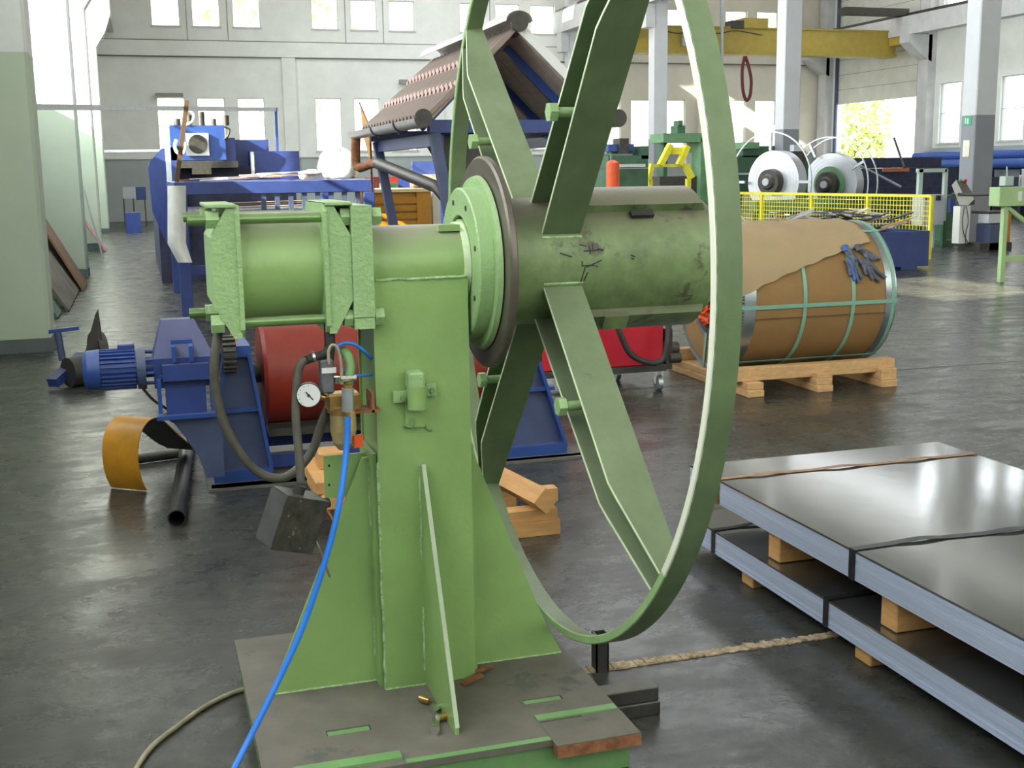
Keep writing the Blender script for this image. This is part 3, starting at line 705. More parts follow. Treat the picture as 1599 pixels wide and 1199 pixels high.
for nm,x,y,dx,dy,z0,z1,lb in (
 ('wooden_spacer',2.19,3.74,1.15,.085,.152,.26,'wooden spacer between the sheet packs, the farther one'),
 ('wooden_spacer',2.19,3.02,1.15,.085,.152,.26,'wooden spacer between the sheet packs beside the black strap'),
 ('wooden_spacer',2.17,3.12,1.2,.09,0,.053,'flat timber under the lower sheet pack near the strap'),
 ('wooden_spacer',2.17,3.90,1.2,.09,0,.053,'flat timber under the lower sheet pack, middle of it'),
 ('wooden_spacer',2.19,2.2,1.15,.085,.152,.26,'wooden spacer between the sheet packs, nearest the camera'),
 ('wooden_spacer',2.17,2.2,1.2,.09,0,.053,'flat timber under the lower sheet pack, nearest the camera')):
    MB().bbox(x,x+dx,y,y+dy,z0,z1,.004).build(nm,wood,label=lb,cat='timber',group='timbers of the sheet packs')

# ================================================================== TIMBER PILES
def timber(p0,p1,wd,h,lb,mt=wood,grp='timber offcuts behind the decoiler'):
    MB().bar(p0,p1,wd,h).build('timber_block',mt,label=lb,cat='timber',group=grp)
timber((1.33,4.86,.034),(1.71,4.865,.034),.09,.066,'bottom timber block of pile right of the post, lying on floor')
timber((1.31,4.87,.094),(1.70,4.875,.094),.09,.05,'second timber block of pile right of the post')
R_=Matrix.Rotation(.15,3,'Z')@Matrix.Rotation(.75,3,'Y')
MB().obox((1.575,5.06,.178),(.085,.62,.085),R_).build('timber_block',wood,label='long timber lying tilted on its edge across the right pile',cat='timber',group='timber offcuts behind the decoiler')
timber((1.64,4.97,.150),(1.74,4.97,.150),.07,.06,'small timber block on the right end of the right pile')
timber((1.45,5.33,.13),(1.62,5.33,.13),.08,.07,'small timber block at the far end of the right pile')
timber((1.40,5.36,.047),(1.66,5.36,.047),.09,.093,'timber block under the far end of the right pile')
L0=az(522,826,0)
for k,(z0,z1,xa,xb,ya,lb) in enumerate(((0,.065,.60,.86,5.05,'lowest timber of pile seen left of the post'),(.066,.13,.58,.84,5.07,'second timber up of pile seen left of the post'),(.131,.195,.52,.80,5.10,'third timber up of pile seen left of the post'),(.196,.255,.50,.84,5.13,'top wide timber of pile seen left of the post'))):
    MB().bbox(xa+.17,xb+.12,ya,ya+.5,z0,z1,.004).build('timber_block',wood,label=lb,cat='timber',group='timber offcuts left of the post')
MB().bbox(.72,.84,5.35,5.5,.256,.33,.004).build('timber_block',wood,label='small square timber piece on top of the left pile',cat='timber',group='timber offcuts left of the post')

# ================================================================== FLOOR: yellow sheet, pipe
a_=Vector((.80,-.60,0)); b_=Vector((.60,.80,0)); o_=Vector((-.055,6.24,0))
prof=[(0,0),(-.035,.07),(-.05,.15),(-.045,.23),(-.01,.31),(.06,.355),(.13,.355),(.20,.315),(.30,.23),(.40,.155),(.50,.10)]
pp=smoothpts([(p,0,q) for p,q in prof],3)
g=[[o_+a_*(-.22+.22*j/3)+b_*p.x+Vector((0,0,p.z+.004)) for j in range(4)] for p in pp]
t=thing('curved_sheet','ochre yellow sheet of steel bent into a C shape on the floor','steel sheet',(-.05,6.3,0))
MB().sheet(g,.005).build('outer_skin',yel,t)
g2=[[o_+a_*(-.218+.216*j/3)+b_*p.x+Vector((0,0,p.z+.004)) for j in range(4)] for p in pp]
def inset(g,th):
    out=[];R_n=len(g);C_n=len(g[0])
    for i in range(R_n):
        r_=[]
        for j in range(C_n):
            A_=g[min(i+1,R_n-1)][j]-g[max(i-1,0)][j];B_=g[i][min(j+1,C_n-1)]-g[i][max(j-1,0)]; n_=A_.cross(B_).normalized(); r_.append(g[i][j]+n_*th)
        out.append(r_)
    return out
cen=o_+b_*.15+Vector((0,0,.1)); tst=inset(g2,.004); sg=1 if (tst[5][1]-cen).length<(g2[5][1]-cen).length else -1
MB().sheet(inset(g2,sg*.0035),.001).build('dark_inner_face',dark,t,label='bare dark inner face')
pt=MB(); p0=az(277,823,0); p1=Vector((.19,7.15,0)); rr_=.042
p0=Vector((p0.x,p0.y,rr_)); p1.z=rr_
dirp=(p1-p0).normalized(); pt.lathe(p0,dirp,[(0,rr_),(0,rr_-.006),((p1-p0).length,rr_-.006),((p1-p0).length,rr_)],32); pt.build('steel_pipe',mat('black pipe steel',(.045,.043,.045),.4,.5,.2,12),label='black steel pipe lying on floor under the curved yellow sheet',cat='pipe')
MB().cyl((-.12,6.86,.03),(.13,6.93,.03),.028,12).build('steel_rod',dark,label='short dark bar lying crosswise behind the yellow sheet',cat='steel bar')

# ================================================================== BLUE UNCOILER behind the decoiler
un=thing('blue_uncoiler','blue motor driven uncoiler with a red drum behind the decoiler','machine',(1.2,6.4,0))
UY=6.55
zc=at(500,577,UY).z; xa=at(413,577,UY-.28).x; xb=2.03
MB().lathe((0,UY,zc),AX,[(xa,0),(xa,.265),(xa+.02,.28),(xb-.02,.28),(xb,.265),(xb,0)],64).build('drum',redm,un)
MB().cyl((.5,UY,zc),(2.2,UY,zc),.05,20).build('shaft',dark,un)
def stand(xc,wb_,wt,nm):
    zt_=zc+.16; yb0,yb1=6.22,7.0
    poly=[(xc-wb_/2,.07),(xc+wb_/2,.07),(xc+wt/2,zt_),(xc-wt/2,zt_)]
    s=MB().prism(poly,fnXZ,yb0+.06,yb0+.085).build('stand_panel',blueg,un)
    mb=MB()
    for sg in (-1,1):
        p0=Vector((xc+sg*wb_/2,yb0+.05,.05)); p1=Vector((xc+sg*wt/2,yb0+.05,zt_)); mb.bar(p0,p1,.018,.09,(0,1,0))
        p0=Vector((xc+sg*wb_/2,yb1-.2,.05)); p1=Vector((xc+sg*wt/2,UY+.05,zt_)); mb.bar(p0,p1,.018,.09,(0,1,0))
    mb.box(xc-wb_/2,xc+wb_/2,yb0,yb1,.012,.07); mb.box(xc-wb_*.36,xc+wb_*.36,yb0+.02,yb0+.09,zt_*.55,zt_*.55+.02); mb.box(xc-wt/2-.01,xc+wt/2+.01,yb0+.02,UY+.1,zt_-.02,zt_+.04)
    mb.build('stand_frame',blueb,un)
    MB().cyl((xc-.06,UY,zc),(xc+.06,UY,zc),.10,24).build('bearing',blue,un)
xs_=(at(335,740,6.25).x+at(424,740,6.25).x)/2
stand(xs_,.30,.12,'l'); stand(2.02,.46,.05,'r')
MB().box(at(330,765,6.2).x,2.35,6.12,6.2,0,.012).box(.25,.95,6.1,7.1,0,.012).box(1.85,2.35,6.15,7.1,0,.012).build('floor_plate',mat('oily floor plate',(.13,.12,.11),.6,0,.3,8),un)
MB().box(.6,2.0,6.75,6.83,.07,.17).box(.6,2.0,6.4,6.46,.03,.10).build_each('cross_beam',blue,un)
MB().box(.6,2.0,6.4,6.8,.2,.24).build('drip_tray',dark,un)
# motor and gearbox
MY=6.12; zm=at(170,577,MY).z
X_=lambda u:at(u,577,MY).x
mt_=MB().lathe((0,MY,zm),AX,[(X_(130)+.0,0),(X_(130),.075),(X_(130)+.02,.098),(X_(157),.102),(X_(157),0)],40).build('fan_cover',blueb,un)
mo=MB().lathe((0,MY,zm),AX,[(X_(157),0),(X_(157),.086),(X_(214),.086),(X_(214),0)],40).build('motor_body',blueb,un)
mb=MB()
for k in range(26):
    a=2*PI*k/26; d=Vector((0,cos(a),sin(a))); mb.bar(Vector((X_(158),MY,zm))+d*.094,Vector((X_(212),MY,zm))+d*.094,.006,.018,d)
mb.build('cooling_fins',blueb,mo,kind='stuff')
MB().bbox(X_(186),X_(212),MY-.03,MY+.05,zm+.09,zm+.125,.006).build('terminal_box',blue,mo)
MB().lathe((0,MY,zm),AX,[(X_(214),0),(X_(214),.105),(X_(228),.108),(X_(228),0)],40).build('motor_flange',blueg,un)
mb=MB()
for k in range(8):
    a=2*PI*k/8+.2; mb.cyl((X_(228),MY+.085*cos(a),zm+.085*sin(a)),(X_(240),MY+.085*cos(a),zm+.085*sin(a)),.008,8)
mb.cyl((X_(228),MY,zm),(X_(246),MY,zm),.05,20); mb.build_each('coupling_stud',blueb,un)
gz0=at(290,650,6.05).z; gz1=at(290,505,6.05).z
gb=MB(); gx0=at(240,577,6.0).x; gx1=at(336,577,6.0).x; gxm=(gx0+gx1)/2
gb.box(gx0,gx1,6.05,6.34,gz0+.15,gz1-.17)
zA=gz1-.17; gb.add([(gx0,6.05,zA),(gx1,6.05,zA),(gx1,6.34,zA),(gx0,6.34,zA),(gx0+.05,6.25,gz1),(gx1-.08,6.25,gz1),(gx1-.08,6.33,gz1),(gx0+.05,6.33,gz1)],[(0,3,2,1),(4,5,6,7),(0,1,5,4),(1,2,6,5),(2,3,7,6),(3,0,4,7)])
gb.box(gx0+.04,gx1-.03,6.0,6.06,gz0+.19,gz0+.27)
gb.box(gx0+.05,gx1-.05,6.02,6.28,gz0+.02,gz0+.15)
o=gb.build('gearbox',blue,un)
mb=MB()
for x in (gx0+.09,gx1-.12): mb.box(x,x+.02,6.02,6.14,gz0+.28,gz1-.11)
mb.box(gx0+.02,gx0+.07,6.03,6.05,gz0+.20,gz0+.215).box(gx0+.09,gx1-.10,6.12,6.16,gz1-.11,gz1-.09)
mb.box(gx0+.01,gx0+.03,6.0,6.06,gz0+.03,gz0+.2).box(gx1-.03,gx1-.01,6.0,6.06,gz0+.03,gz0+.2).box(gx0+.0,gx1,5.98,6.1,gz0-.0,gz0+.02); mb.build_each('gearbox_rib',blueb,o)
kz=at(300,735,6.05).z
MB().prism([(gx0+.04,gz0),(gx1+.02,gz0),(gx1+.02,.09),(gx1-.07,.09),(gx1-.10,gz0-.22),(gx0+.10,gz0-.05)],fnXZ,6.05,6.07).build('gearbox_bracket',blueg,un)
MB().prism([(gx0+.06,gz0),(gx1-.08,gz0-.24),(gx1-.06,gz0-.25),(gx0+.12,gz0)],fnXZ,6.07,6.3).build('bracket_gusset',blueb,un)
# pinion with teeth
mb=MB(); px=at(359,550,6.2).x; pz=at(359,555,6.2).z; mb.cyl((px-.035,6.25,pz),(px+.03,6.25,pz),.082,24)
for k in range(18):
    a=2*PI*k/18; d=Vector((0,cos(a),sin(a))); mb.bar(Vector((px-.035,6.25,pz))+d*.09,Vector((px+.03,6.25,pz))+d*.09,.014,.02,d)
mb.build('pinion',dark,un)
MB().lathe((0,UY,zc),AX,[(px+.035,.10),(px+.035,.24),(px+.05,.24),(px+.05,.10)],40).build('gear_guard',oran,un)
MB().tube(smoothpts([at(222,605,6.1),at(240,625,6.1),at(268,645,6.1),at(290,680,6.1),at(305,705,6.2)],6),.007,8).build('motor_cable',black,un)

# ================================================================== RED CART
rc=thing('red_cart','low red steel cart on castors behind the decoiler','cart',(3.0,8.2,0))
z0=at(980,573,7.85).z; 
MB().bbox(1.6,at(1036,550,7.85).x,7.85,8.5,z0,z0+.32,.01).build('cart_body',redc,rc)
MB().box(1.6,at(1040,575,7.85).x,7.84,8.5,z0-.045,z0-.001).build('cart_frame',dark,rc)
for x,y in ((at(1028,600,7.9).x,7.9),(1.75,7.9),(3.45,8.4),(1.75,8.4)):
    c=MB().cyl((x-.018,y,.056),(x+.018,y,.056),.055,20).build('castor_wheel',galv,rc)
    MB().box(x-.028,x-.02,y-.02,y+.02,.05,z0-.045).box(x+.02,x+.028,y-.02,y+.02,.05,z0-.045).box(x-.028,x+.028,y-.02,y+.02,z0-.053,z0-.045).build('castor_fork',chrome,c)
ce=at(1050,545,7.9)
mb=MB(); mb.cyl((ce.x-.06,7.95,ce.z),(ce.x+.06,7.95,ce.z),.05,16); mb.box(ce.x-.05,ce.x+.0,7.9,8.2,.15,ce.z+.15); mb.cyl((ce.x-.02,7.92,.23),(ce.x+.07,7.92,.23),.04,12); mb.build('cart_fitting',dark,rc)
MB().tube(smoothpts([at(962,500,7.7),at(970,525,7.7),at(985,553,7.7),at(1012,566,7.7),at(1034,562,7.7),at(1042,535,7.7),at(1044,505,7.72)],8),.022,10).build('rubber_hose',black,rc)

# ================================================================== COIL ON PALLET
cx0,cx1,cyc,rcl=4.07,5.31,8.05,.545
zp=.106; czc=zp+rcl
pal=thing('pallet','wooden pallet under the cardboard wrapped coil','pallet',(4.68,8.05,0))
for x in (4.10,4.66,5.20):
    MB().bbox(x-.065,x+.065,7.38,8.72,.0,.05,.004).build('runner',woodp,pal)
    MB().bbox(x-.06,x+.07,7.40,8.70,.051,.10,.004).build('runner',woodp,pal)
for y in (7.47,8.52): MB().bbox(3.98,5.30,y,y+.10,.101,.195,.004).build('side_beam',woodp,pal)
for x in (5.20,4.66): MB().bbox(x-.06,x+.07,7.40,7.465,.101,.135,.003).build('chock',woodp,pal)
coil=thing('wrapped_coil','large steel coil wrapped in brown cardboard with green straps on pallet','coil',(4.7,cyc,zp))
OC=(0,cyc,czc)
MB().lathe(OC,AX,[(cx0,.30),(cx0,rcl-.006),(cx1,rcl-.006),(cx1,.30)],72).build('cardboard_wrap',card,coil)
for a,b in ((cx0-.006,cx0+.085),(cx1-.085,cx1+.006)):
    MB().lathe(OC,AX,[(a,rcl-.035),(a,rcl),(b,rcl),(b,rcl-.035)],72).build('edge_ring',zinc,coil)
MB().lathe(OC,AX,[(cx0-.002,.285),(cx0-.002,.315),(cx0+.3,.315),(cx0+.3,.285)],56).build('inner_ring',zinc,coil)
MB().lathe(OC,AX,[(cx0+.02,0),(cx0+.25,.287),(cx1,.287),(cx1,0)],40).build('bore',dark,coil) if False else MB().lathe(OC,AX,[(cx0+.05,.270),(cx0+.05,.286),(cx1,.286),(cx1,.270)],48).build('bore',dark,coil)
for x in (4.55,4.95,cx1-.02):
    MB().lathe(OC,AX,[(x-.014,rcl-.004),(x-.014,rcl+.003),(x+.014,rcl+.003),(x+.014,rcl-.004)],72).build('hoop_strap',strapg,coil)
for a in (-155,-100,-57,-3,60,125):
    t=math.radians(a); d=Vector((0,-cos(t),sin(t)))
    mb=MB(); q=Vector((0,cyc,czc)); n_=Vector((0,sin(t),cos(t)))
    mb.bar(Vector((cx0-.012,0,0))+q+d*(rcl+.004),Vector((cx1+.012,0,0))+q+d*(rcl+.004),.028,.003,d)
    mb.bar(Vector((cx0-.010,0,0))+q+d*(rcl+.004),Vector((cx0-.010,0,0))+q+d*(.284),.028,.003,(1,0,0))
    mb.build('lengthwise_strap',strapg,coil)
# overlap seam of the wrap, a thin dark line
t=math.radians(-12); d=Vector((0,-cos(t),sin(t)))
MB().bar(Vector((cx0+.08,cyc,czc))+d*rcl,Vector((cx1-.08,cyc,czc))+d*rcl,.006,.004,d).build('wrap_seam',mat('shadowed cardboard edge',(.15,.09,.05),.8),coil)
# ticks on ring face
mb=MB()
for k in range(60):
    a=math.radians(-80+k*2.6); d=Vector((0,-cos(a),sin(a))); mb.bar(Vector((cx0-.007,cyc,czc))+d*(rcl-.06),Vector((cx0-.007,cyc,czc))+d*(rcl-.012),.010,.002,(1,0,0))
mb.build('ring_crimps',dark,coil,kind='stuff')
# orange film bundle in the bore
ob=thing('orange_film','crumpled orange plastic film stuffed in the bore of the coil','plastic film',(4.2,8.05,.45))
random.seed(5)
for k in range(3):
    c_=Vector((cx0+.02,8.19+.01*k,.50+.12*k)); g=[]
    for i in range(9):
        g.append([c_+Vector((random.uniform(-.03,.03),-.09+.022*j,-.07+.018*i+random.uniform(-.01,.01))) for j in range(9)])
    MB().sheet(g,.003,False).build('film_fold',oran if k<2 else pinkm,ob)
MB().cyl((cx0-.01,8.14,.845),(cx0+.2,8.16,.84),.06,18).build('paper_core',mat('dull red core',(.12,.03,.03),.6),label='dark red paper core lying in the top of the coil bore',cat='core')
# kraft paper draped over the coil
g=[]
NX=22;NA=16
for i in range(NX+1):
    x=cx0-.08+(5.17-(cx0-.08))*i/NX; row=[]
    a_lo=math.radians(3+43*(i/NX)**.85+.7*sin(i*1.9))      # front hem rises towards the right
    a_hi=math.radians(140)
    for j in range(NA+1):
        a=a_lo+(a_hi-a_lo)*j/NA; rr2=rcl+.012+.006*sin(i*.9+j*.7)+.004*sin(j*1.7)
        if i<2: rr2+=.01*(2-i)
        row.append((x,cyc-rr2*cos(a),czc+rr2*sin(a)))
    g.append(row)
MB().sheet(g,.004).build('kraft_paper',paper,label='sheet of brown kraft paper draped over the top of the coil',cat='paper')
for x,hw in ((4.30,.5),(4.75,.5),(5.03,.45)):
    pts=[]
    for j in range(15):
        a=math.radians(44+6*j); pts.append((x,cyc-(rcl+.022)*cos(a),czc+(rcl+.022)*sin(a)))
# gloves: cuffs tucked under the paper, fingers hanging over the wrap
def glove(uc,lb,cols,tilt):
    base=thing('work_glove',lb,'glove',(0,0,0)); 
    def S_(x,a,off=.014): a=math.radians(a-3); return Vector((x,cyc-(rcl+off)*cos(a),czc+(rcl+off)*sin(a)))
    base.location=(0,0,0)
    mb=MB()
    ring=[]
    g=[[S_(uc-.032+.064*j/6+tilt*.02*i,44-3.0*i,.012+.018*sin(PI*j/6)) for j in range(7)] for i in range(5)]
    mb.sheet(g,.02); mb.build('palm',cols[0],base)
    lens=(.065,.085,.095,.08)
    for k in range(4):
        x=uc-.027+.018*k; n=6; mb=MB()
        pts=[S_(x+tilt*(.08+.03*q)*.35*(k-1.5)*.12*q/3+tilt*.01*q,33-lens[k]*190*q/n,.018+.006*sin(q)) for q in range(n+1)]
        mb.tube(pts,.0165,8,True,.0135); mb.build('finger',cols[0] if k!=1 else cols[1],base)
    mb=MB(); pts=[S_(uc+.034+.006*q,41-3.2*q,.018) for q in range(5)]; mb.tube(pts,.015,8,True,.012); mb.build('thumb',cols[0],base)
    MB().sheet([[S_(uc-.026+.052*j/4,45-1.8*i,.03+.008*sin(PI*j/4)) for j in range(5)] for i in range(4)],.006).build('glove_patch',cols[1],base)
glove(4.935,'left glove of the pair, grey with blue rubber, hanging from under the paper',(glovem,gloveb),.6)
glove(5.04,'right glove of the pair, dark grey, hanging near the coil edge',(glovem,glovem),1.6)

LAMPS=((25.1,33.2),(26.9,32.5),(27.7,32.1))
# high bay lamps hanging under the roof (they mirror in the top sheet)
for (x,y),lb in zip(LAMPS,('high bay lamp nearest the hall columns','high bay lamp between its two neighbours','high bay lamp nearest the right wall')):
    t=thing('high_bay_lamp',lb,'lamp',(x,y,9.6),group='high bay lamps under the roof')
    MB().lathe((x,y,9.6),(0,0,1),[(0,.28),(.02,.29),(.25,.14),(.42,.10),(.42,.0),(.24,.0),(.24,.12),(.01,.27)],28).build('reflector',galv,t)
    MB().cyl((x,y,10.0),(x,y,10.36),.02,8).build('hanger',dark,t)
    M_=bpy.data.materials.get('lamp glow')
    if not M_:
        M_=bpy.data.materials.new('lamp glow'); M_.use_nodes=True; b9=M_.node_tree.nodes['Principled BSDF']; b9.inputs['Emission Color'].default_value=(.85,.93,1,1); b9.inputs['Emission Strength'].default_value=30
    MB().cyl((x,y,9.61),(x,y,9.63),.25,24).build('lamp_lens',M_,t)
    pl=bpy.data.lights.new('lamp_light','AREA'); pl.shape='DISK'; pl.size=.5; pl.energy=5; pl.color=(.85,.93,1)
    po=bpy.data.objects.new('lamp_light',pl); COL.objects.link(po); po.parent=t; po.location=(0,0,0.005)
# ================================================================== BACKGROUND, LEFT
# blue stock rack with scrap on top
YR=13.9
p00=az(292,498); rz=at(430,285,YR).z; rx0=p00.x-.05; rx1=at(585,300,YR).x
zr1=at(430,282,YR).z; zr0=at(430,302,YR).z
rk=thing('stock_rack','blue steel stock rack with long scrap strips on top, behind the air cylinder','rack',((rx0+rx1)/2,YR+1.6,0))
RY1=YR+3.4
rb=MB()
for x in (rx0,rx1-.13):
    for y in (YR,RY1-.1): MB().bbox(x,x+.13,y,y+.10,0,zr0,.006).build('rack_leg',blue,rk)
for y in (YR,RY1-.1): MB().bbox(rx0,rx1,y,y+.10,zr0,zr1,.006).build('rack_rail',blue,rk)
for x in (rx0,rx1-.13): MB().bbox(x,x+.13,YR+.1,RY1-.1,zr0,zr1,.006).build('rack_rail',blue,rk)
for k in range(9):
    x=rx0+.95+k*.155; MB().box(x,x+.055,YR+.02,YR+.07,zr0-.30,zr0).build('rack_fin',blueg,rk)
MB().box(rx0+.13,rx1-.13,YR+.11,RY1-.1,zr0-.24,zr0-.21).build('rack_shelf',blue,rk)
MB().box(rx0+.13,rx1-.13,YR+.02,YR+.09,.5,.6).build('rack_rail',blue,rk)
random.seed(11)
for k in range(12):
    a=random.uniform(-.35,.35); x=random.uniform(rx0+.3,rx1-.6); y=random.uniform(YR+.3,RY1-.5); ln=random.uniform(.5,1.3)
    z=zr1+.012+.018*(k%5); m_=[galv,pinkm,under,galv,plast,rust][k%6]
    MB().bar((max(rx0,x-ln/2*cos(a)),y-ln/2*sin(a),z),(min(rx1,x+ln/2*cos(a)),y+ln/2*sin(a),z+.03),.13,.012).build('scrap_strip',m_,label='%s scrap strip on the blue rack, %s and %s'%({'galvanised steel':'shiny zinc','pinkish steel':'pinkish','underside boards':'dull brown','white plastic sheeting':'white','rusty steel':'rusty'}[m_.name],'left side' if x<1.3 else 'right side','near the front rail' if y<15.2 else 'towards the back'),cat='scrap strip',group='scrap strips on the blue rack')
for k in range(5):
    z=zr0-.205+.022*k; x=rx0+.15+.06*k
    MB().bar((x,YR+.16+.12*k,z),(x+1.3,YR+.2+.3*k,z+.0),.16,.012).build('offcut_strip',[woodp,galv,woodp,dark,paper][k],label=['brown strip lying lowest on the lower rack shelf','shiny strip second on the lower rack shelf','brown strip in the middle of the lower rack shelf','dark strip fourth on the lower rack shelf','topmost brown strip on the lower rack shelf'][k],cat='scrap strip',group='strips on the lower rack shelf')
# white plastic bag
import bmesh
def blob(name,c,rx,ry,rz_,mt,amp,seed,label,cat,n=24,flat=True):
    mb=MB(); random.seed(seed); ph=[random.uniform(0,6) for _ in range(6)]; rows=[]
    for i in range(n//2+1):
        th=PI*i/(n//2); row=[]
        for j in range(n):
            f=2*PI*j/n; r=1+amp*(sin(3*f+ph[0]+2*th)+.6*sin(5*f+ph[1]-3*th)+.5*sin(7*th+ph[2]))*sin(th)
            z=cos(th)*rz_*r; z=max(z,-rz_*.55) if flat else z
            row.append(Vector(c)+Vector((sin(th)*cos(f)*rx*r,sin(th)*sin(f)*ry*r,z)))
        rows.append(row)
    vs=[p for r_ in rows for p in r_]; fs=[]
    for i in range(len(rows)-1):
        for j in range(n): fs.append((i*n+j,i*n+(j+1)%n,(i+1)*n+(j+1)%n,(i+1)*n+j))
    mb.add(vs,fs,True); return mb.build(name,mt,label=label,cat=cat)
q=at(530,262,15.3); blob('plastic_bag',(q.x,15.3,zr1+.15),.25,.22,.26,mat('translucent white film',(.55,.55,.52),.4,0,.25,12,.8,10),.15,4,'crumpled white plastic sheeting bundled on the blue rack','plastic sheeting')
q=at(487,275,14.6); blob('plastic_scrap',(q.x,14.6,zr1+.045),.15,.12,.08,plast,.12,9,'small white plastic scrap beside the white bundle on the rack','plastic scrap')
# white curved sheet standing by the rack, white post and rusty stick
Y=13.3; g=[]
for i in range(9):
    z=at(270,290+120*i/8,Y).z; g.append([at(254+ (8 if i<6 else 8+ (i-6)*8)+ (28-0)*j/4 - (0 if i<6 else (i-6)*3*j/4),290+120*i/8,Y-.14*sin(PI*j/4)) for j in range(5)])
cs=MB().sheet(g,.006).build('hanging_sheet',plast,rk,label='narrow white curved sheet hanging at the left end of the rack')
mb=MB(); prect(mb,258,200,266,276,17.4,.08); 
for v in mb.v:
    if v.z<2: v.z=0.0
mb.build('white_post',mat('pale blue white post',(.70,.78,.82),.4),label='slim white post standing in front of the fan unit',cat='post')
q9=at(277,300,14.05); mb=MB(); mb.bar((q9.x,14.05,zr1+.002),at(292,157,14.05),.05,.05,(0,1,0)); mb.build('rusty_flat_bar',mat('brown oxidised bar',(.10,.06,.03),.7),label='brown rusty bar standing upright at the left end of the rack',cat='steel bar')
mb=MB(); mb.bar(at(568,170,13.4),at(580,262,13.4),.012,.05,(0,1,0)); mb.bar(at(562,160,13.4),at(581,200,13.4),.02,.03,(0,1,0)); 
ypan=MB(); v=[at(562,163,13.5),at(578,200,13.2),at(581,262,13.2),at(568,215,13.5)]
ypan.add(v+[p+Vector((.012,.03,0)) for p in v],[(0,1,2,3),(7,6,5,4),(0,4,5,1),(1,5,6,2),(2,6,7,3),(3,7,4,0)])
yp=ypan.build('tilted_board',yelb if False else yel,label='narrow yellow board tilted up above the right end of the rack',cat='board')
fr_m=MB(); fr_m.bar(at(561,160,13.48),at(578,200,13.18),.012,.012); fr_m.bar(at(578,200,13.18),at(581,300,13.18),.02,.02); fr_m.build('board_frame',rust,yp)
# blue roll forming machine behind
bm_=thing('roll_former','large blue roll forming machine with round fan, behind the stock rack','machine',(1.6,20,0))
YM=18.5
mb=MB(); pts=[(236,400-0,),(230,250),(248,238),(262,205),(275,200),(275,400)]
poly=[(at(u,v,YM).x,at(u,v,YM).z) for u,v in ((238,330),(231,262),(234,252),(252,232),(280,228),(280,340),(262,385))]
poly=[(x,max(z,.02)) for x,z in poly]
MB().prism(poly,fnXZ,YM,YM+.5).build('side_housing',blue,bm_)
mb=MB(); prect(mb,240,330,290,440,YM+.05,4); 
x0=at(250,380,YM).x; x1=at(470,380,YM).x
MB().box(x0,x1,YM+.3,YM+7,0.0,1.75).build('machine_bed',beamd,bm_)
mb=MB(); prect(mb,266,196,352,250,YM,.9); mb.build('fan_cabinet',blueb,bm_)
mb=MB(); prect(mb,352,215,368,262,YM+.1,.9); prect(mb,368,218,420,262,YM+.6,1.2); prect(mb,392,236,468,283,YM+.2,1.2); mb.build_each('machine_cover',blue,bm_)
mb=MB(); prect(mb,291,208,326,243,YM-.04,.03); f_=mb.build('fan_frame',white,bm_)
q=at(309,225,YM-.05); rfan=(at(324,225,YM).x-at(294,225,YM).x)/2; MB().cyl((q.x,YM-.055,q.z),(q.x,YM-.041,q.z),rfan,32).build('fan_mesh',dark,f_)
mb=MB()
for k in range(5):
    u=277+k*19; a=at(u,196,YM+.3); mb.cyl(a,a+Vector((0,0,.10+.05*(k%3))),.05-.012*(k%2),10)
mb.build_each('pneumatic_fitting',dark,bm_)
MB().tube(smoothpts([at(296,172,YM),at(303,180,YM),at(300,190,YM),at(291,195,YM)]),.02,8).build('white_hose',white,bm_)
MB().tube(smoothpts([at(276,218,YM-.1),at(273,228,YM-.1),at(277,238,YM-.1),at(286,240,YM-.1),at(290,230,YM-.1),at(289,222,YM-.1)]),.025,8).build('white_hose',white,bm_)
MB().tube(smoothpts([at(350,198,YM),at(358,202,YM),at(356,212,YM),at(350,218,YM)]),.015,8).build('black_hose',black,bm_)
mb=MB(); prect(mb,430,168,434,236,YM,.07); mb.build('blue_post',blueb,bm_)
mb=MB(); prect(mb,275,252,372,262,YM-.1,.3); prect(mb,300,262,330,272,YM-.1,.3); mb.build('roller_unit',dark,bm_)
mb=MB(); prect(mb,392,237,397,272,YM+.1,.05); mb.build('light_tube',white,bm_)
# galvanised cable tray from the pillar row to the blue post
p0=at(50,167,12.7); p1=at(432,171,18.6)
ct=MB().bar(p0,p1,.06,.055).build('cable_tray',galv,label='long thin galvanised tray crossing from the near pillar to the blue machine',cat='cable tray')
MB().bar((-.855,37.2,at(186,236,37.2).z),at(250,235,37.2),.07,.07).build('cable_tray',galv,label='short far tray reaching from the fourth pillar towards the blue machine',cat='cable tray')
# boards leaning between near pillars
dboard=mat('dusty dark board',(.13,.115,.09),.7,0,.3,3)
for y,wd,xf,zt9,mt9,lb in ((17.4,4.2,-.90,2.45,dboard,'large dark dusty board leaning on the wall between the first two pillars'),(14.9,.7,-.98,2.3,mat('dull green board',(.10,.15,.11),.6),'narrow dull green board leaning nearest behind the near pillar'),(18.6,1.2,-.83,1.2,mat('brown board',(.20,.11,.06),.7),'short reddish brown board leaning low in front of the dark board'),(13.4,.5,-.95,1.0,mat('pale beige board',(.42,.37,.29),.7),'small pale board leaning at the foot of the near pillar')):
    x9=-2.38 if zt9>2 else -1.45
    MB().bar((x9,y,zt9),(xf,y,.012),wd,.03,(0,0,1)).build('leaning_board',mt9,label=lb,cat='board',group='boards leaning on the left wall')
MB().bar((-1.3,27.9,.9),(-.75,27.9,.012),1.0,.02,(0,0,1)).build('pink_sheet',pinkm,label='pinkish sheet leaning by the third pillar',cat='metal sheet')
MB().bar((-1.2,24.6,2.5),(-.72,24.6,.02),.06,.03,(1,0,1)).build('thin_pole',galv,label='thin pale pole leaning beside the third pillar',cat='pole')
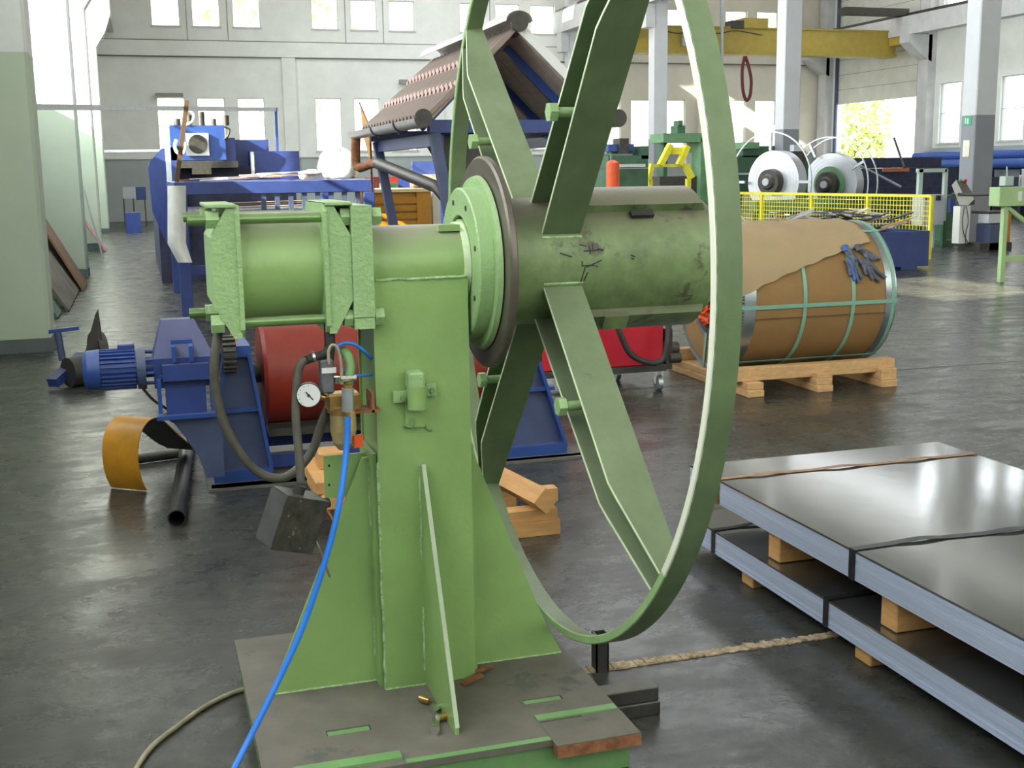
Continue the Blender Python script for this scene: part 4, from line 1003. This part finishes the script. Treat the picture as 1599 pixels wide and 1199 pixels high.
MB().bbox(-1.55,-1.38,9.9,10.3,0,.42,.01).build('brown_box',mat('dark brown board',(.07,.03,.02),.7),label='dark brown box at the left edge beside the near pillar',cat='box')
# junk machine part on the floor
jk=thing('idler_bracket','dark blue and black machine part lying in the aisle behind the motor','machine part',(-.45,10.2,0))
MB().bar(az(82,598,.05),az(128,556,.20),.09,.07).build('bracket_arm',blue,jk)
MB().bar(az(128,560,.16),az(176,556,.10),.10,.10).build('bracket_arm',dark,jk)
q=az(128,578,.12); MB().cyl((q.x-.1,q.y-.05,.115),(q.x+.1,q.y+.08,.115),.115,24).build('roller',black,jk)
q=az(150,556,.1); MB().cyl((q.x-.02,q.y+.1,.15),(q.x+.05,q.y+.13,.15),.15,24).build('disc',dark,jk)
MB().prism([(-.1,.1),(.07,.1),(.045,.50),(.02,.46)],lambda p,q_,t:(q.x+p,q.y+t,q_),.0,.05).build('fin_plate',dark,jk)
MB().cyl((q.x-.27,q.y,.08),(q.x-.29,q.y,.32),.03,10).build('stub',blueg,jk)
MB().bar((q.x-.36,q.y,.33),(q.x-.12,q.y,.35),.06,.03).build('handle_bar',blue,jk)
# far aisle things
mb=MB(); prect(mb,196,332,220,360,36.5,.8); o=ground(mb).build('blue_bin',blue,label='small blue bin at the far end of the aisle',cat='bin')
mb=MB(); prect(mb,192,290,212,305,41,.8); prect(mb,212,292,226,310,41,.8); 
fm=thing('far_machine','grey and blue bench at the far end of the aisle','bench',(0,41.4,0))
mb=MB(); prect(mb,192,292,212,310,41,.8); mb.build('grey_cover',greyc,fm); mb=MB(); prect(mb,212,292,228,312,41,.8); mb.build('blue_cover',blue,fm)
for u in (193,208,226):
    mb=MB(); prect(mb,u,310,u+2,341,41,.1); ground(mb).build('bench_leg',dark,fm)
# ================================================================== ROOF DISPLAY
Y0,Y1=10.0,13.1
rdg=at(808,40,Y0); ev=at(668,180,Y0); rx,rzz=rdg.x,rdg.z; ex,ez=ev.x,ev.z; ex2=2*rx-ex+.1
rf=thing('roof_display','small demonstration roof of ribbed brown sheet on a blue frame','roof display',(rx,(Y0+Y1)/2,0))
def slope(sgn):
    g=[];n=120
    for i in range(n+1):
        y=Y0+(Y1-Y0)*i/n; row=[]
        for j in range(19):
            f=j/18; x=rx+sgn*(rx-ex)*f; z=rzz-(rzz-ez)*f
            st=.035*((f*3)%1.0) if f<1 else .03
            row.append((x,y,z+.026*sin(2*PI*i/6)+st*.9-.02))
        g.append(row)
    return MB().sheet(g,.006,True)
slope(-1).build('roof_sheet',roofm,rf); slope(1).build('roof_sheet',roofm,rf)
for f in (1/3,2/3):
    g=[]
    for i in range(121):
        y=Y0+(Y1-Y0)*i/120; x=rx-(rx-ex)*f; z=rzz-(rzz-ez)*f; h=.026*sin(2*PI*i/6)
        g.append([(x-.012,y,z+h+.022),(x-.03,y,z+h-.012)])
    MB().sheet(g,.005,True).build('roof_step',roofp,rf)
cap=MB(); g=[[(rx+.12*cos(a)*1.0,Y0-.06+(Y1-Y0+.12)*i/8,rzz+.03+.09*sin(a)) for a in [PI*k/8 for k in range(9)]] for i in range(9)]
cap.sheet(g,.006).build('ridge_cap',mat('pale zinc gutter',(.55,.55,.53),.35,.2),rf)
MB().lathe((rx,Y0-.07,rzz+.02),(0,1,0),[(0,0),(0,.075),(.03,.075),(.03,0)],24).build('ridge_end',dark,rf)
for sg in (-1,1):
    x_e=rx+sg*(rx-ex)
    MB().bar((rx,Y0-.01,rzz+.0),(x_e,Y0-.01,ez+.0),.03,.08 if sg>0 else .04).build('verge_board',white if sg>0 else roofm,rf)
    gx=x_e+sg*.07
    g=[[(gx+.075*cos(a),Y0-.12+(Y1-Y0+.25)*i/8,ez-.03+.075*sin(a)) for a in [PI+PI*k/8 for k in range(9)]] for i in range(9)]
    MB().sheet(g,.005).build('gutter',mat('pale zinc gutter',(.55,.55,.53),.35,.2),rf)
    MB().lathe((gx,Y0-.14,ez-.03),(0,1,0),[(0,0),(0,.078),(.02,.078),(.02,0)],20).build('gutter_end',dark,rf)
    for yy in (Y0+.7,Y0+1.8): MB().lathe((gx,yy,ez-.03),(0,1,0),[(0,.078),(0,.088),(.03,.088),(.03,.078)],20,PI,2*PI).build('gutter_bracket',dark,rf)
# underside boards and blue rafters
for sg in (-1,1):
    for k in range(9):
        f0=Vector((rx+sg*.04,0,rzz-.07)); f1=Vector((rx+sg*(rx-ex)*.97,0,ez-.04))
        y=Y0+.06+k*(Y1-Y0-.1)/9; MB().bar(f0+Vector((0,y+.15,0)),f1+Vector((0,y+.15,0)),(Y1-Y0-.1)/9-.012,.02).build('roof_board',under,rf)
    for y in (Y0+.50,Y0+1.5,Y0+2.5):
        MB().bar((rx+sg*.05,y,rzz-.13),(rx+sg*(rx-ex)*.95,y,ez-.08),.07,.09).build('rafter',blueb,rf)
for y in (Y0+.15,Y1-.25): MB().box(ex+.05,ex2-.1,y,y+.1,ez-.14,ez-.03).build('tie_beam',blue,rf)
for x in (ex+.1,ex2-.3): MB().box(x,x+.1,Y0+.25,Y1-.25,ez-.25,ez-.14).build('side_beam',blue,rf)
for x,x2 in ((ex+.1,ex+.42),(ex2-.25,ex2-.5)):
    for y in (Y0+.2,Y1-.3): MB().bar((x,y,ez-.14),(x2,y,.05),.09,.09).build('frame_leg',blueg,rf)
mb=MB(); a=at(690,200,Y0+.4); MB().prism([(ex+.12,ez-.15),(ex+.75,ez-.15),(ex+.75,ez-.35),(ex+.55,ez-.55),(ex+.35,ez-.55)],fnXZ,Y0+.4,Y0+.8).build('hopper',dark,rf)
MB().tube(smoothpts([(ex-.07,Y1+.0,ez-.09),(ex-.07,Y1,ez-.4),tuple(at(583,255,12.8)),tuple(at(600,262,12.3))],4),.05,12).build('downpipe',rust,rf)
MB().tube([at(590,255,12.4),at(682,292,10.6),at(694,306,10.5)],.058,14).build('downpipe',dark,rf)
# yellow crate with louvres
yc=thing('louvred_crate','ochre yellow louvred crate behind the bearing drum and rack','crate',(3.3,16.4,0))
YC=15.6
mb=MB(); prect(mb,584,299,674,420,YC+.06,1.0); ground(mb).build('crate_body',yel,yc)
for k in range(8):
    v=309+k*12; mb=MB(); prect(mb,586,v,652,v+9,YC+.02,.04); mb.build('louvre',yel,yc)
mb=MB(); prect(mb,652,299,674,410,YC,.07); ground(mb).build('crate_post',yel,yc)
mb=MB(); prect(mb,584,295,676,300,YC-.02,1.2); mb.build('crate_lid',mat('pale yellow lid',(.75,.58,.28),.5),yc)
mb=MB(); prect(mb,676,300,688,360,YC+.5,.5); mb.build('white_side',white,yc)
# junk behind the rack
def junk(nm,lb,cat,parts,loc=None):
    vm_=max(p[5] for p in parts)
    pr=parts[0]; t=None
    c_=at((pr[2]+pr[4])/2,(pr[3]+pr[5])/2,pr[6])
    t=thing(nm,lb,cat,(c_.x,pr[6]+.3,0))
    for p in parts:
        mb=MB(); prect(mb,p[2],p[3],p[4],p[5],p[6],p[7] if len(p)>7 else .5)
        if p[5]>=vm_-6:
            zb=min(v.z for v in mb.v)
            for v in mb.v:
                if v.z<zb+1e-5: v.z=0
        mb.build(p[0],p[1],t)
    return t
junk('parts_bench','bench piled with red and green boxes left of the roof display','bench',[('red_box',redm,582,276,622,295,22,.8),('green_box',midgrn,596,286,622,306,21.8,.6),('blue_box',blue,622,272,640,304,22,.8),('bench_top',greyc,582,306,650,309,21.8,1.2),('bench_leg',dark,586,309,589,350,21.9,.1),('bench_leg',dark,640,309,643,350,21.9,.1)])
junk('scrap_skip','blue skip with brown and red scrap behind the black downpipe','skip',[('skip_wall',blue,644,252,690,274,24,.1),('scrap_heap',under,648,272,692,287,23.6,1.2),('red_band',rust,646,285,694,291,23.5,1.0),('skip_body',blue,646,291,694,330,23.6,1.6)])
# wall lights
for (u0,v0,u1,v1,lb) in ((243,145,286,152,'grey strip lamp on back wall above the leftmost lower window'),(625,124,637,131,'small dark lamp on back wall beside the roof display')):
    mb=MB(); prect(mb,u0,v0,u1,v1,YB-.25,.24); mb.build('wall_lamp',mat('grey lamp housing',(.30,.29,.27),.6),label=lb,cat='lamp')
# ================================================================== BACKGROUND, MIDDLE AND RIGHT
# overhead crane
cr_=thing('overhead_crane','yellow overhead travelling crane spanning the hall on concrete runway','crane',(22,40,5.7))
CYY=40.0; cz0=at(1120,85,CYY).z; cz1=at(1120,44,CYY).z; cxa=16.0; cxb=27.8
MB().box(cxa,cxb,CYY,CYY+.5,cz0+.10,cz1).build('girder',yelc,cr_)
MB().box(cxa,cxb,CYY-.08,CYY+.58,cz0,cz0+.10).build('girder_flange',mat('olive yellow flange',(.42,.32,.06),.5),cr_)
MB().box(cxa,cxb,CYY-.05,CYY+.55,cz1,cz1+.06).build('girder_flange',MATS['olive yellow flange'],cr_)
for x in (cxa-.1,cxb-.3): MB().box(x,x+.5,CYY-1.2,CYY+1.7,cz0+.4,cz1+.1).build('end_carriage',yelc,cr_)
mb=MB(); prect(mb,1142,32,1162,44,CYY-.1,.5); tr_=mb.build('hoist_motor',dark,cr_)
mb=MB(); prect(mb,1162,28,1200,44,CYY-.1,.7); mb.build('hoist_trolley',yelc,cr_)
mb=MB(); prect(mb,1066,48,1076,72,CYY-.2,.12); mb.build('control_box',galv,cr_)
MB().tube(smoothpts([at(1030,46,CYY-.2),at(1060,52,CYY-.2),at(1090,46,CYY-.2),at(1120,52,CYY-.2),at(1150,48,CYY-.2),at(1190,55,CYY-.2)]),.02,6).build('festoon_cable',black,cr_)
MB().bar(at(1127,0,39.8),at(1127,104,39.8),.09,.09,(0,1,0)).build('guide_post',galv,cr_)
sl=MB(); sl.tube(smoothpts([at(1163,88,39.9),at(1159,110,39.9),at(1160,140,39.9),at(1165,156,39.9),at(1171,150,39.9),at(1173,125,39.9),at(1168,100,39.9),at(1164,88,39.9)],8),.06,8); sl.build('lifting_sling',mat('dark red webbing',(.16,.03,.03),.8),label='dark red lifting sling hanging from the crane girder',cat='sling')
MB().box(cxb-2.8,cxb-.1,CYY-.9,CYY-.4,cz1+.5,cz1+.75).build('walkway',dark,cr_)
# strip reels
def reel(nm,lb,u,v,Y,rc_,rh,azi,hub,grp=None,stand=True):
    c_=at(u,v,Y); t=thing(nm,lb,'coil reel',(c_.x,Y,0),group=grp)
    ax_=Vector((sin(azi),cos(azi),0))       # points away from the viewer
    MB().lathe(c_,ax_,[(0,rc_*.36),(0,rc_),(.32,rc_),(.32,rc_*.36)],64).build('strip_coil',gband,t)
    mb=MB()
    for f in (.55,.68,.80,.90): mb.lathe(c_,ax_,[(-.003,rc_*f),(-.003,rc_*f+.006),(.001,rc_*f+.006),(.001,rc_*f)],48)
    mb.build_each('wound_layer',greyc,t)
    MB().lathe(c_,ax_,[(-.25,0),(-.25,rc_*.2),(-.20,rc_*.26),(-.20,rc_*.40),(-.0,rc_*.42),(.5,rc_*.42),(.5,0)],28).build('hub',dark,t)
    mb=MB(); mb.lathe(c_,ax_,[(-.30,0),(-.30,rc_*.12),(-.25,rc_*.12),(-.25,0)],16); mb.build('hub_nut',greyc,t)
    if u>1250: MB().lathe(c_,ax_,[(-.06,rc_*.3),(-.06,rc_*.58),(-.01,rc_*.58),(-.01,rc_*.3)],40).build('hub_plate',midgrn,t)
    for ox in ((-.12,) if u<1250 else (-.12,.30)):
        MB().lathe(c_,ax_,[(ox-.014,rh-.014),(ox-.014,rh+.014),(ox+.014,rh+.014),(ox+.014,rh-.014)],64).build('guard_hoop',galv,t)
    b_=ax_.cross(Vector((0,0,1)))
    for k in range(4):
        a=hub+k*PI/2; d=b_*cos(a)+Vector((0,0,1))*sin(a)
        MB().bar(c_+ax_*-.12+d*rc_*1.0,c_+ax_*-.12+d*rh,.06,.05,ax_).build('spoke',galv,t)
    MB().obox(c_+ax_*.75+Vector((0,0,-c_.z*.5+.1)),(.45,.55,c_.z+.2),Matrix.Rotation(-azi,3,'Z')).build('stand',darkgrn,t)
    MB().obox(Vector((c_.x,c_.y,.06))+ax_*.75,(1.3,1.4,.12),Matrix.Rotation(-azi,3,'Z')).build('base',darkgrn,t)
    return t
reel('strip_reel','left strip reel with full bright coil inside a thin steel hoop','.',0,0,0,0,0,0) if False else None
reel('strip_reel','left strip reel with a full bright coil of strip and dark hub',1207,284,25.0,.72,1.14,math.radians(66),PI/2,'strip reels behind the fence')
reel('strip_reel','right strip reel with dark green hub plate, nearer the roller door',1296,288,26.8,.78,1.18,math.radians(66),PI/2+.5,'strip reels behind the fence')
# dark green machine between and left of the reels
junk('green_press','dark green press line behind the hoop, left of the strip reels','machine',[('press_body',darkgrn,1128,243,1215,300,29,1.5),('press_head',darkgrn,1160,228,1212,245,29,1.2),('press_motor',midgrn,1162,222,1186,232,28.8,.5),('press_rail',greyc,1130,270,1176,273,28.6,.2),('press_leg',darkgrn,1135,300,1160,345,29,.5),('press_leg',darkgrn,1190,300,1210,345,29,.5)])
junk('reel_gearbox','dark gear unit standing between the two strip reels','machine',[('gear_case',darkgrn,1240,245,1262,300,26.2,.6),('gear_head',dark,1238,236,1258,262,26.1,.5),('oil_cap',greyc,1240,226,1252,237,26.2,.2),('gear_foot',darkgrn,1236,300,1264,352,26.2,.6)])
# green press with yellow arm
junk('portal_machine','green portal machine with motor on top behind the hoop','machine',[('portal_beam',midgrn,1036,208,1102,222,27,.8),('portal_column',midgrn,1094,215,1112,320,27,.8),('portal_column',darkgrn,1036,218,1042,300,27.6,.4),('portal_motor',darkgrn,1058,196,1070,209,27.2,.4),('portal_cap',darkgrn,1060,188,1066,197,27.2,.3),('side_plate',greyc,1072,238,1096,262,27.5,.2),('machine_bed',dark,1030,275,1100,330,27.2,1.4)])
ya=thing('coil_lifter','bright yellow lifting arm standing in front of the green portal','lifting arm',(at(1045,280,25.5).x,25.5,0))
YY=25.5
MB().bar(at(1031,258,YY),at(1047,226,YY),.12,.16,(0,1,0)).build('arm_side',yelb,ya); MB().bar(at(1060,258,YY),at(1073,228,YY),.12,.16,(0,1,0)).build('arm_side',yelb,ya)
mb=MB(); prect(mb,1040,230,1072,241,YY,.1); mb.build('arm_plate',yelb,ya)
mb=MB(); prect(mb,1018,256,1078,261,YY,.12); mb.build('arm_cross',yelb,ya)
MB().bar(at(1013,280,YY),at(1018,256,YY),.09,.12,(0,1,0)).build('arm_leg',yelb,ya); MB().bar(at(1080,278,YY),at(1070,258,YY),.14,.12,(0,1,0)).build('arm_leg',yelb,ya)
for u in (1016,1076):
    mb=MB(); prect(mb,u-3,279,u+3,345,YY,.12); ground(mb).build('arm_post',yelb,ya)
junk('green_roll_stand','green roller stand with blue motor left of the orange cylinder','machine',[('stand_body',darkgrn,950,243,1012,262,24,1.0),('blue_motor',blueb,950,225,990,236,24.2,.5),('motor_head',dark,968,216,982,240,24.1,.4),('roller_housing',darkgrn,1002,228,1013,248,24,.5),('upper_beam',darkgrn,955,234,1010,240,24.3,.3),('roller',galv,968,256,1008,261,23.8,.15),('lower_body',darkgrn,950,264,1012,340,24,1.0)])
og=thing('orange_cylinder','orange red gas cylinder standing by the green roller stand','gas cylinder',(at(957,268,21.5).x,21.5,0))
q0=at(957,283,21.5);q1=at(957,254,21.5); rg=(at(967,268,21.5).x-at(948,268,21.5).x)/2
MB().cyl((q0.x,21.5,.0),(q0.x,21.5,q1.z),rg,28).cyl((q0.x,21.5,q1.z),(q0.x,21.5,q1.z+.05),rg,28,rg*.4).build('cylinder_body',oran,og)
MB().cyl((q0.x-.03,21.5,q1.z+.05),(q0.x-.03,21.5,q1.z+.16),.025,10).build('cylinder_valve',midgrn,og)
# fence
fe=thing('mesh_fence','bright yellow mesh safety fence running behind the wrapped coil','fence',(12.7,20,0))
FA=Vector((13.08,17.6,0)); FB=Vector((12.1,23.7,0)); FH=1.09
dF=(FB-FA); nP=5
for k in range(nP):
    p=FA+dF*k/(nP-1); MB().box(p.x-.025,p.x+.025,p.y-.03,p.y+.03,0,FH).build('fence_post',yelb,fe)
MB().bar(FA+Vector((0,0,FH)),FB+Vector((0,0,FH)),.05,.05).build('fence_rail',yelb,fe); MB().bar(FA+Vector((0,0,.15)),FB+Vector((0,0,.15)),.04,.04).build('fence_rail',yelb,fe)
for k in range(nP-1):
    mb=MB(); A_=FA+dF*k/(nP-1); B_=FA+dF*(k+1)/(nP-1)
    for i in range(1,19): p=A_.lerp(B_,i/19); mb.bar((p.x,p.y,.16),(p.x,p.y,FH),.010,.010,(0,1,0))
    for i in range(1,11): z=.15+.94*i/11; mb.bar(A_+Vector((0,0,z)),B_+Vector((0,0,z)),.010,.010)
    mb.build('mesh_panel',yelb,fe,kind='stuff')
# blue bin with scrap
bi=thing('scrap_bin','dark blue steel bin heaped with thin offcuts beside the fence end','bin',(10.9,16.8,0))
bx0,bx1,by0,by1,bz=9.3,11.85,15.95,17.1,.60
for b in ((bx0,bx1,by0,by0+.04,.05,bz),(bx0,bx1,by1-.04,by1,.05,bz),(bx0,bx0+.04,by0+.04,by1-.04,.05,bz),(bx1-.04,bx1,by0+.04,by1-.04,.05,bz)): MB().box(*b).build('bin_wall',blue,bi)
MB().box(bx0+.04,bx1-.04,by0+.04,by1-.04,.05,.42).build('bin_floor',dark,bi)
for x in (bx0+.2,bx1-.5): MB().box(x,x+.3,by0,by1,0,.05).build('bin_foot',blue,bi)
random.seed(21)
def hz(x): return .62+.24*max(0,1-((x-10.5)/1.4)**2)
for k in range(46):
    x=random.uniform(bx0+.3,bx1-.3); y=random.uniform(by0+.15,by1-.2); a=random.uniform(-.9,.9); ln=random.uniform(.25,.75); t_=random.uniform(-.25,.4); z=hz(x)+random.uniform(-.12,.08)
    m_=[galv,under,dark,plast,woodp,dark,galv,blueg][k%8]
    d=Vector((cos(a),sin(a),t_))*ln/2; c_=Vector((x,y,z))
    MB().bar(c_-d,c_+d,random.uniform(.05,.14),.018).build('metal_offcut',m_,label='%s offcut %s of the blue bin heap, %s'%({'galvanised steel':'shiny zinc','underside boards':'dull brown','dark oily steel':'dark oily','white plastic sheeting':'white','pale timber':'pale wooden','grey blue machine paint':'grey blue'}[m_.name],'left' if x<10.1 else ('right' if x>11.1 else 'mid'),('front','back')[y>16.5]+(' and high' if z>hz(x) else ' and low')),cat='offcut',group='offcuts heaped in the blue bin')
MB().bar((9.6,16.1,.76),(11.2,16.15,.72),.1,.01).build('white_strip',white,label='long white strip lying on top of the bin heap',cat='strip')
MB().bar((9.3,16.3,.86),(9.9,16.1,.70),.09,.03).build('wooden_lath',woodp,label='pale wooden lath sticking out at left of the bin heap',cat='lath')
MB().bar((11.0,16.0,.66),(11.45,15.9,.80),.06,.03).build('wooden_lath',woodp,label='short pale lath sticking up at right of the bin heap',cat='lath')
# steel stock by the right wall
random.seed(2)
for k,(u0,v0,u1,v1,Y) in enumerate(((1322,246,1470,262,33),(1330,262,1500,279,32.6),(1340,279,1520,292,32.2),(1325,292,1500,303,31.8),(1318,303,1480,322,31.4),(1312,322,1470,350,31.0))):
    mb=MB(); prect(mb,u0,v0,u1,v1,Y,.6); mb.build('steel_beam',beamd,label=['top','second','third','fourth','fifth','lowest'][k]+' of the dark steel profiles stacked below the open roller door',cat='steel profile',group='dark steel profiles under the door')
mb=MB(); prect(mb,1379,262,1420,268,32.5,.06); mb.build('orange_tag',mat('faded orange tag',(.45,.16,.08),.7),label='faded orange board lying on the dark steel stack',cat='tag')
for k,(y,z,x) in enumerate(((0,2.0,27.6),(0,1.66,27.9),(0,1.70,27.3))):
    MB().cyl((x,31.0,z-.05),(x,38.2,z-.05),.16,20).build('blue_pipe',bluep,label=['upper','inner','outer'][k]+' long blue pipe racked along the right wall',cat='pipe',group='blue pipes by the right wall')
rkk=thing('pipe_rack','dark rack carrying the blue pipes by the right wall','rack',(27.6,34.5,0))
for y in (31.8,34.6,37.4): MB().box(27.0,28.2,y,y+.12,0,1.44).build('rack_post',beamd,rkk)
MB().box(27.0,28.2,31.0,38.0,.3,1.2).build('rack_stock',beamd,rkk)
MB().bar(at(1396,215,33),at(1412,262,32),.05,.05,(0,1,0)).build('thin_rod',dark,label='thin rod slanting up in front of the open roller door',cat='rod')
MB().bar(at(1340,257,27),at(1407,292,25.5),.05,.04,(0,1,0)).build('slanting_bar',galv,label='pale steel bar slanting down right of the strip reels',cat='bar')
# mint frame with cabinet
mf=thing('mint_frame','mint green rectangular frame standing behind the fence end','frame',(at(1456,300,20.5).x,20.5,0))
for r_ in ((1434,264,1440,345),(1474,264,1479,345),(1434,263,1479,269)):
    mb=MB(); prect(mb,*r_,20.5,.08); mb.build('frame_bar',minty,mf)
for u in (1436,1475):
    mb=MB(); a=at(u,345,20.5); mb.box(a.x-.03,a.x+.05,20.5,20.58,0,a.z); mb.build('frame_foot',darkgrn,mf)
cb=thing('wall_cabinet','light grey control cabinet hanging behind the yellow fence','cabinet',(at(1457,330,20.0).x,20.0,0))
mb=MB(); prect(mb,1441,304,1474,351,20.0,.35); mb.build('cabinet_body',greyc,cb)
for u in (1451,1467):
    mb=MB(); prect(mb,u-2.5,305,u+2.5,313,19.93,.06); mb.build('cabinet_lock',black,cb)
mb=MB(); a=at(1459,351,20.1); mb.box(a.x-.02,a.x+.02,20.1,20.14,0,a.z); mb.build('cabinet_post',greyc,cb)
junk('green_conveyor','long low green conveyor frame behind the yellow fence','conveyor',[('conveyor_bed',midgrn,1180,312,1300,330,23.9,.3),('conveyor_bed',darkgrn,1300,306,1430,326,23.7,.3),('conveyor_leg',midgrn,1190,330,1200,352,23.9,.2),('conveyor_leg',midgrn,1290,330,1300,352,23.9,.2),('conveyor_leg',darkgrn,1410,326,1420,352,23.7,.2)])
# operator console
cn=thing('operator_console','grey operator console with red and green buttons before the right column','console',(at(1508,380,19.3).x,19.4,0))
YY=19.3
mb=MB(); prect(mb,1498,322,1514,380,YY,.2); o=mb.build('console_pillar',white,cn)
mb=MB(); v=[at(1486,289,YY),at(1493,281,YY),at(1507,311,YY),at(1498,320,YY)]
mb.add([p for p in v]+[p+Vector((.22,.02,-.01)) for p in v],[(0,1,2,3),(7,6,5,4),(0,4,5,1),(1,5,6,2),(2,6,7,3),(3,7,4,0)]); mb.build('console_head',white,cn)
mb=MB(); v=[at(1494,281,YY-.01),at(1507,283,YY-.01),at(1519,303,YY-.01),at(1505,303,YY-.01)]; mb.add([p for p in v]+[p+Vector((0,.02,-.02)) for p in v],[(0,1,2,3),(7,6,5,4),(0,4,5,1),(1,5,6,2),(2,6,7,3),(3,7,4,0)]); mb.build('button_panel',mat('brown grey panel',(.16,.13,.12),.5),cn)
for u,v_,m_ in ((1507,284,redc),(1499,283,mat('green button',(.03,.5,.12),.4))):
    a=at(u,v_,YY-.03); MB().cyl(a,a+Vector((-.01,-.03,.03)),.030 if m_ is redc else .018,16).build('push_button',m_,cn)
mb=MB(); prect(mb,1505,311,1522,320,YY+.02,.25); mb.build('console_shelf',dark,cn)
MB().tube(smoothpts([at(1506,322,YY-.03),at(1503,345,YY-.03),at(1505,365,YY-.03),at(1512,380,YY-.03)]),.008,6).tube(smoothpts([at(1509,322,YY-.03),at(1512,345,YY-.03),at(1508,365,YY-.03),at(1508,382,YY-.03)]),.008,6).build_each('console_cable',black,cn)
junk('green_cabinet','dark green machine column behind the operator console','machine',[('column_body',darkgrn,1476,305,1492,382,21.0,.6),('blue_unit',blue,1484,310,1494,332,20.9,.4),('column_base',darkgrn,1470,375,1500,388,20.7,.8)])
MB().tube(smoothpts([at(1488,303,19.6),at(1520,304,18.5),at(1562,302,16.5)]),.03,8).build('cable_duct',black,label='black cable duct running from the console to the green table',cat='cable')
junk('welding_cart','small cart with orange side and grey screen at the far right','cart',[('grey_panel',greyc,1544,334,1568,348,19,.3),('orange_side',mat('cart orange',(.55,.22,.03),.5),1562,330,1578,380,19.2,.5),('cart_frame',blueg,1546,350,1563,380,19,.4),('cart_top',dark,1544,330,1570,334,19,.5),('cart_base',dark,1530,379,1580,385,19,.6)])
# green table at the right edge
gt=thing('roller_table','pale green machine table at the right edge with two legs','table',(12.2,14.2,0))
YT=13.6
zt0=at(1580,322,YT).z; zt1=at(1580,292,YT).z; tx0=at(1561,305,YT).x
MB().bbox(tx0,tx0+3.5,YT,YT+.22,zt0,zt1,.01).build('table_body',palegrn,gt)
for x,y in ((tx0+.14,YT+.06),(tx0+1.9,YT+.06),(tx0+3.2,YT+.06)):
    MB().box(x,x+.07,y,y+.07,0,zt0).build('table_leg',palegrn,gt)
MB().box(tx0+.2,tx0+3.2,YT+.07,YT+.13,.28,.36).build('leg_brace',palegrn,gt)
MB().bar((tx0+.22,YT+.1,zt0-.02),(tx0+1.2,YT+.1,.4),.05,.05).build('leg_brace',palegrn,gt)
MB().box(tx0+.30,tx0+.36,YT-.008,YT-.001,zt0+.07,zt1-.06).build('white_label',white,gt)
mb=MB(); prect(mb,1570,275,1583,290,YT+.04,.12); mb.build('terminal_block',minty,gt)
mb=MB(); a=at(1596,292,YT+.1); mb.cyl((a.x,YT+.1,zt1),(a.x,YT+.1,zt1+.16),.05,16).cyl((a.x,YT+.1,zt1+.16),(a.x,YT+.1,zt1+.24),.018,10); mb.build('valve_unit',chrome,gt)
MB().bar(at(1573,290,YT+.1),at(1572,260,YT+.1),.012,.012).build('aerial',galv,gt)
# duct under the roof display's right eave
MB().tube(smoothpts([at(812,208,11.0),at(826,204,11.1),at(862,201,11.3),at(905,200,11.6)]),.075,16).build('flexible_duct',galv,label='silver flexible duct below the right eave of the roof display',cat='duct')
# trees outside
def tree(x,y,h,r,sd_,lb):
    t=thing('tree',lb,'tree',(x,y,-.25),group='trees outside the hall'); random.seed(sd_)
    MB().tube([(x,y,-.25),(x,y,h*.6)],.18,8,True,.1).build('trunk',rust,t)
    mb=MB()
    for k in range(900):
        a=random.uniform(0,2*PI); b=random.uniform(-1,1); rr3=r*random.uniform(.5,1.0); c_=Vector((x+rr3*cos(a)*math.sqrt(1-b*b),y+rr3*sin(a)*math.sqrt(1-b*b),h*.62+rr3*b*.9))
        s_=random.uniform(.12,.3); u_=Vector((random.uniform(-1,1),random.uniform(-1,1),random.uniform(-1,1))).normalized(); w_=u_.cross(Vector((.3,.5,.8))).normalized()
        mb.add([c_-u_*s_,c_+w_*s_*.6,c_+u_*s_,c_-w_*s_*.6],[(0,1,2,3)])
    mb.build('foliage',leafm,t,kind='stuff')
for x,y,h,r,sd_,lb in ((40,62,6.4,2.6,1,'leafy tree seen at the left in the open roller door'),(38,58,4.2,1.6,2,'lower bush seen behind the right strip reel'),(-2,66,9,4,3,'tree behind the leftmost back windows'),(8,70,14,5,4,'tall tree behind the middle upper windows')):
    tree(x,y,h,r,sd_,lb)
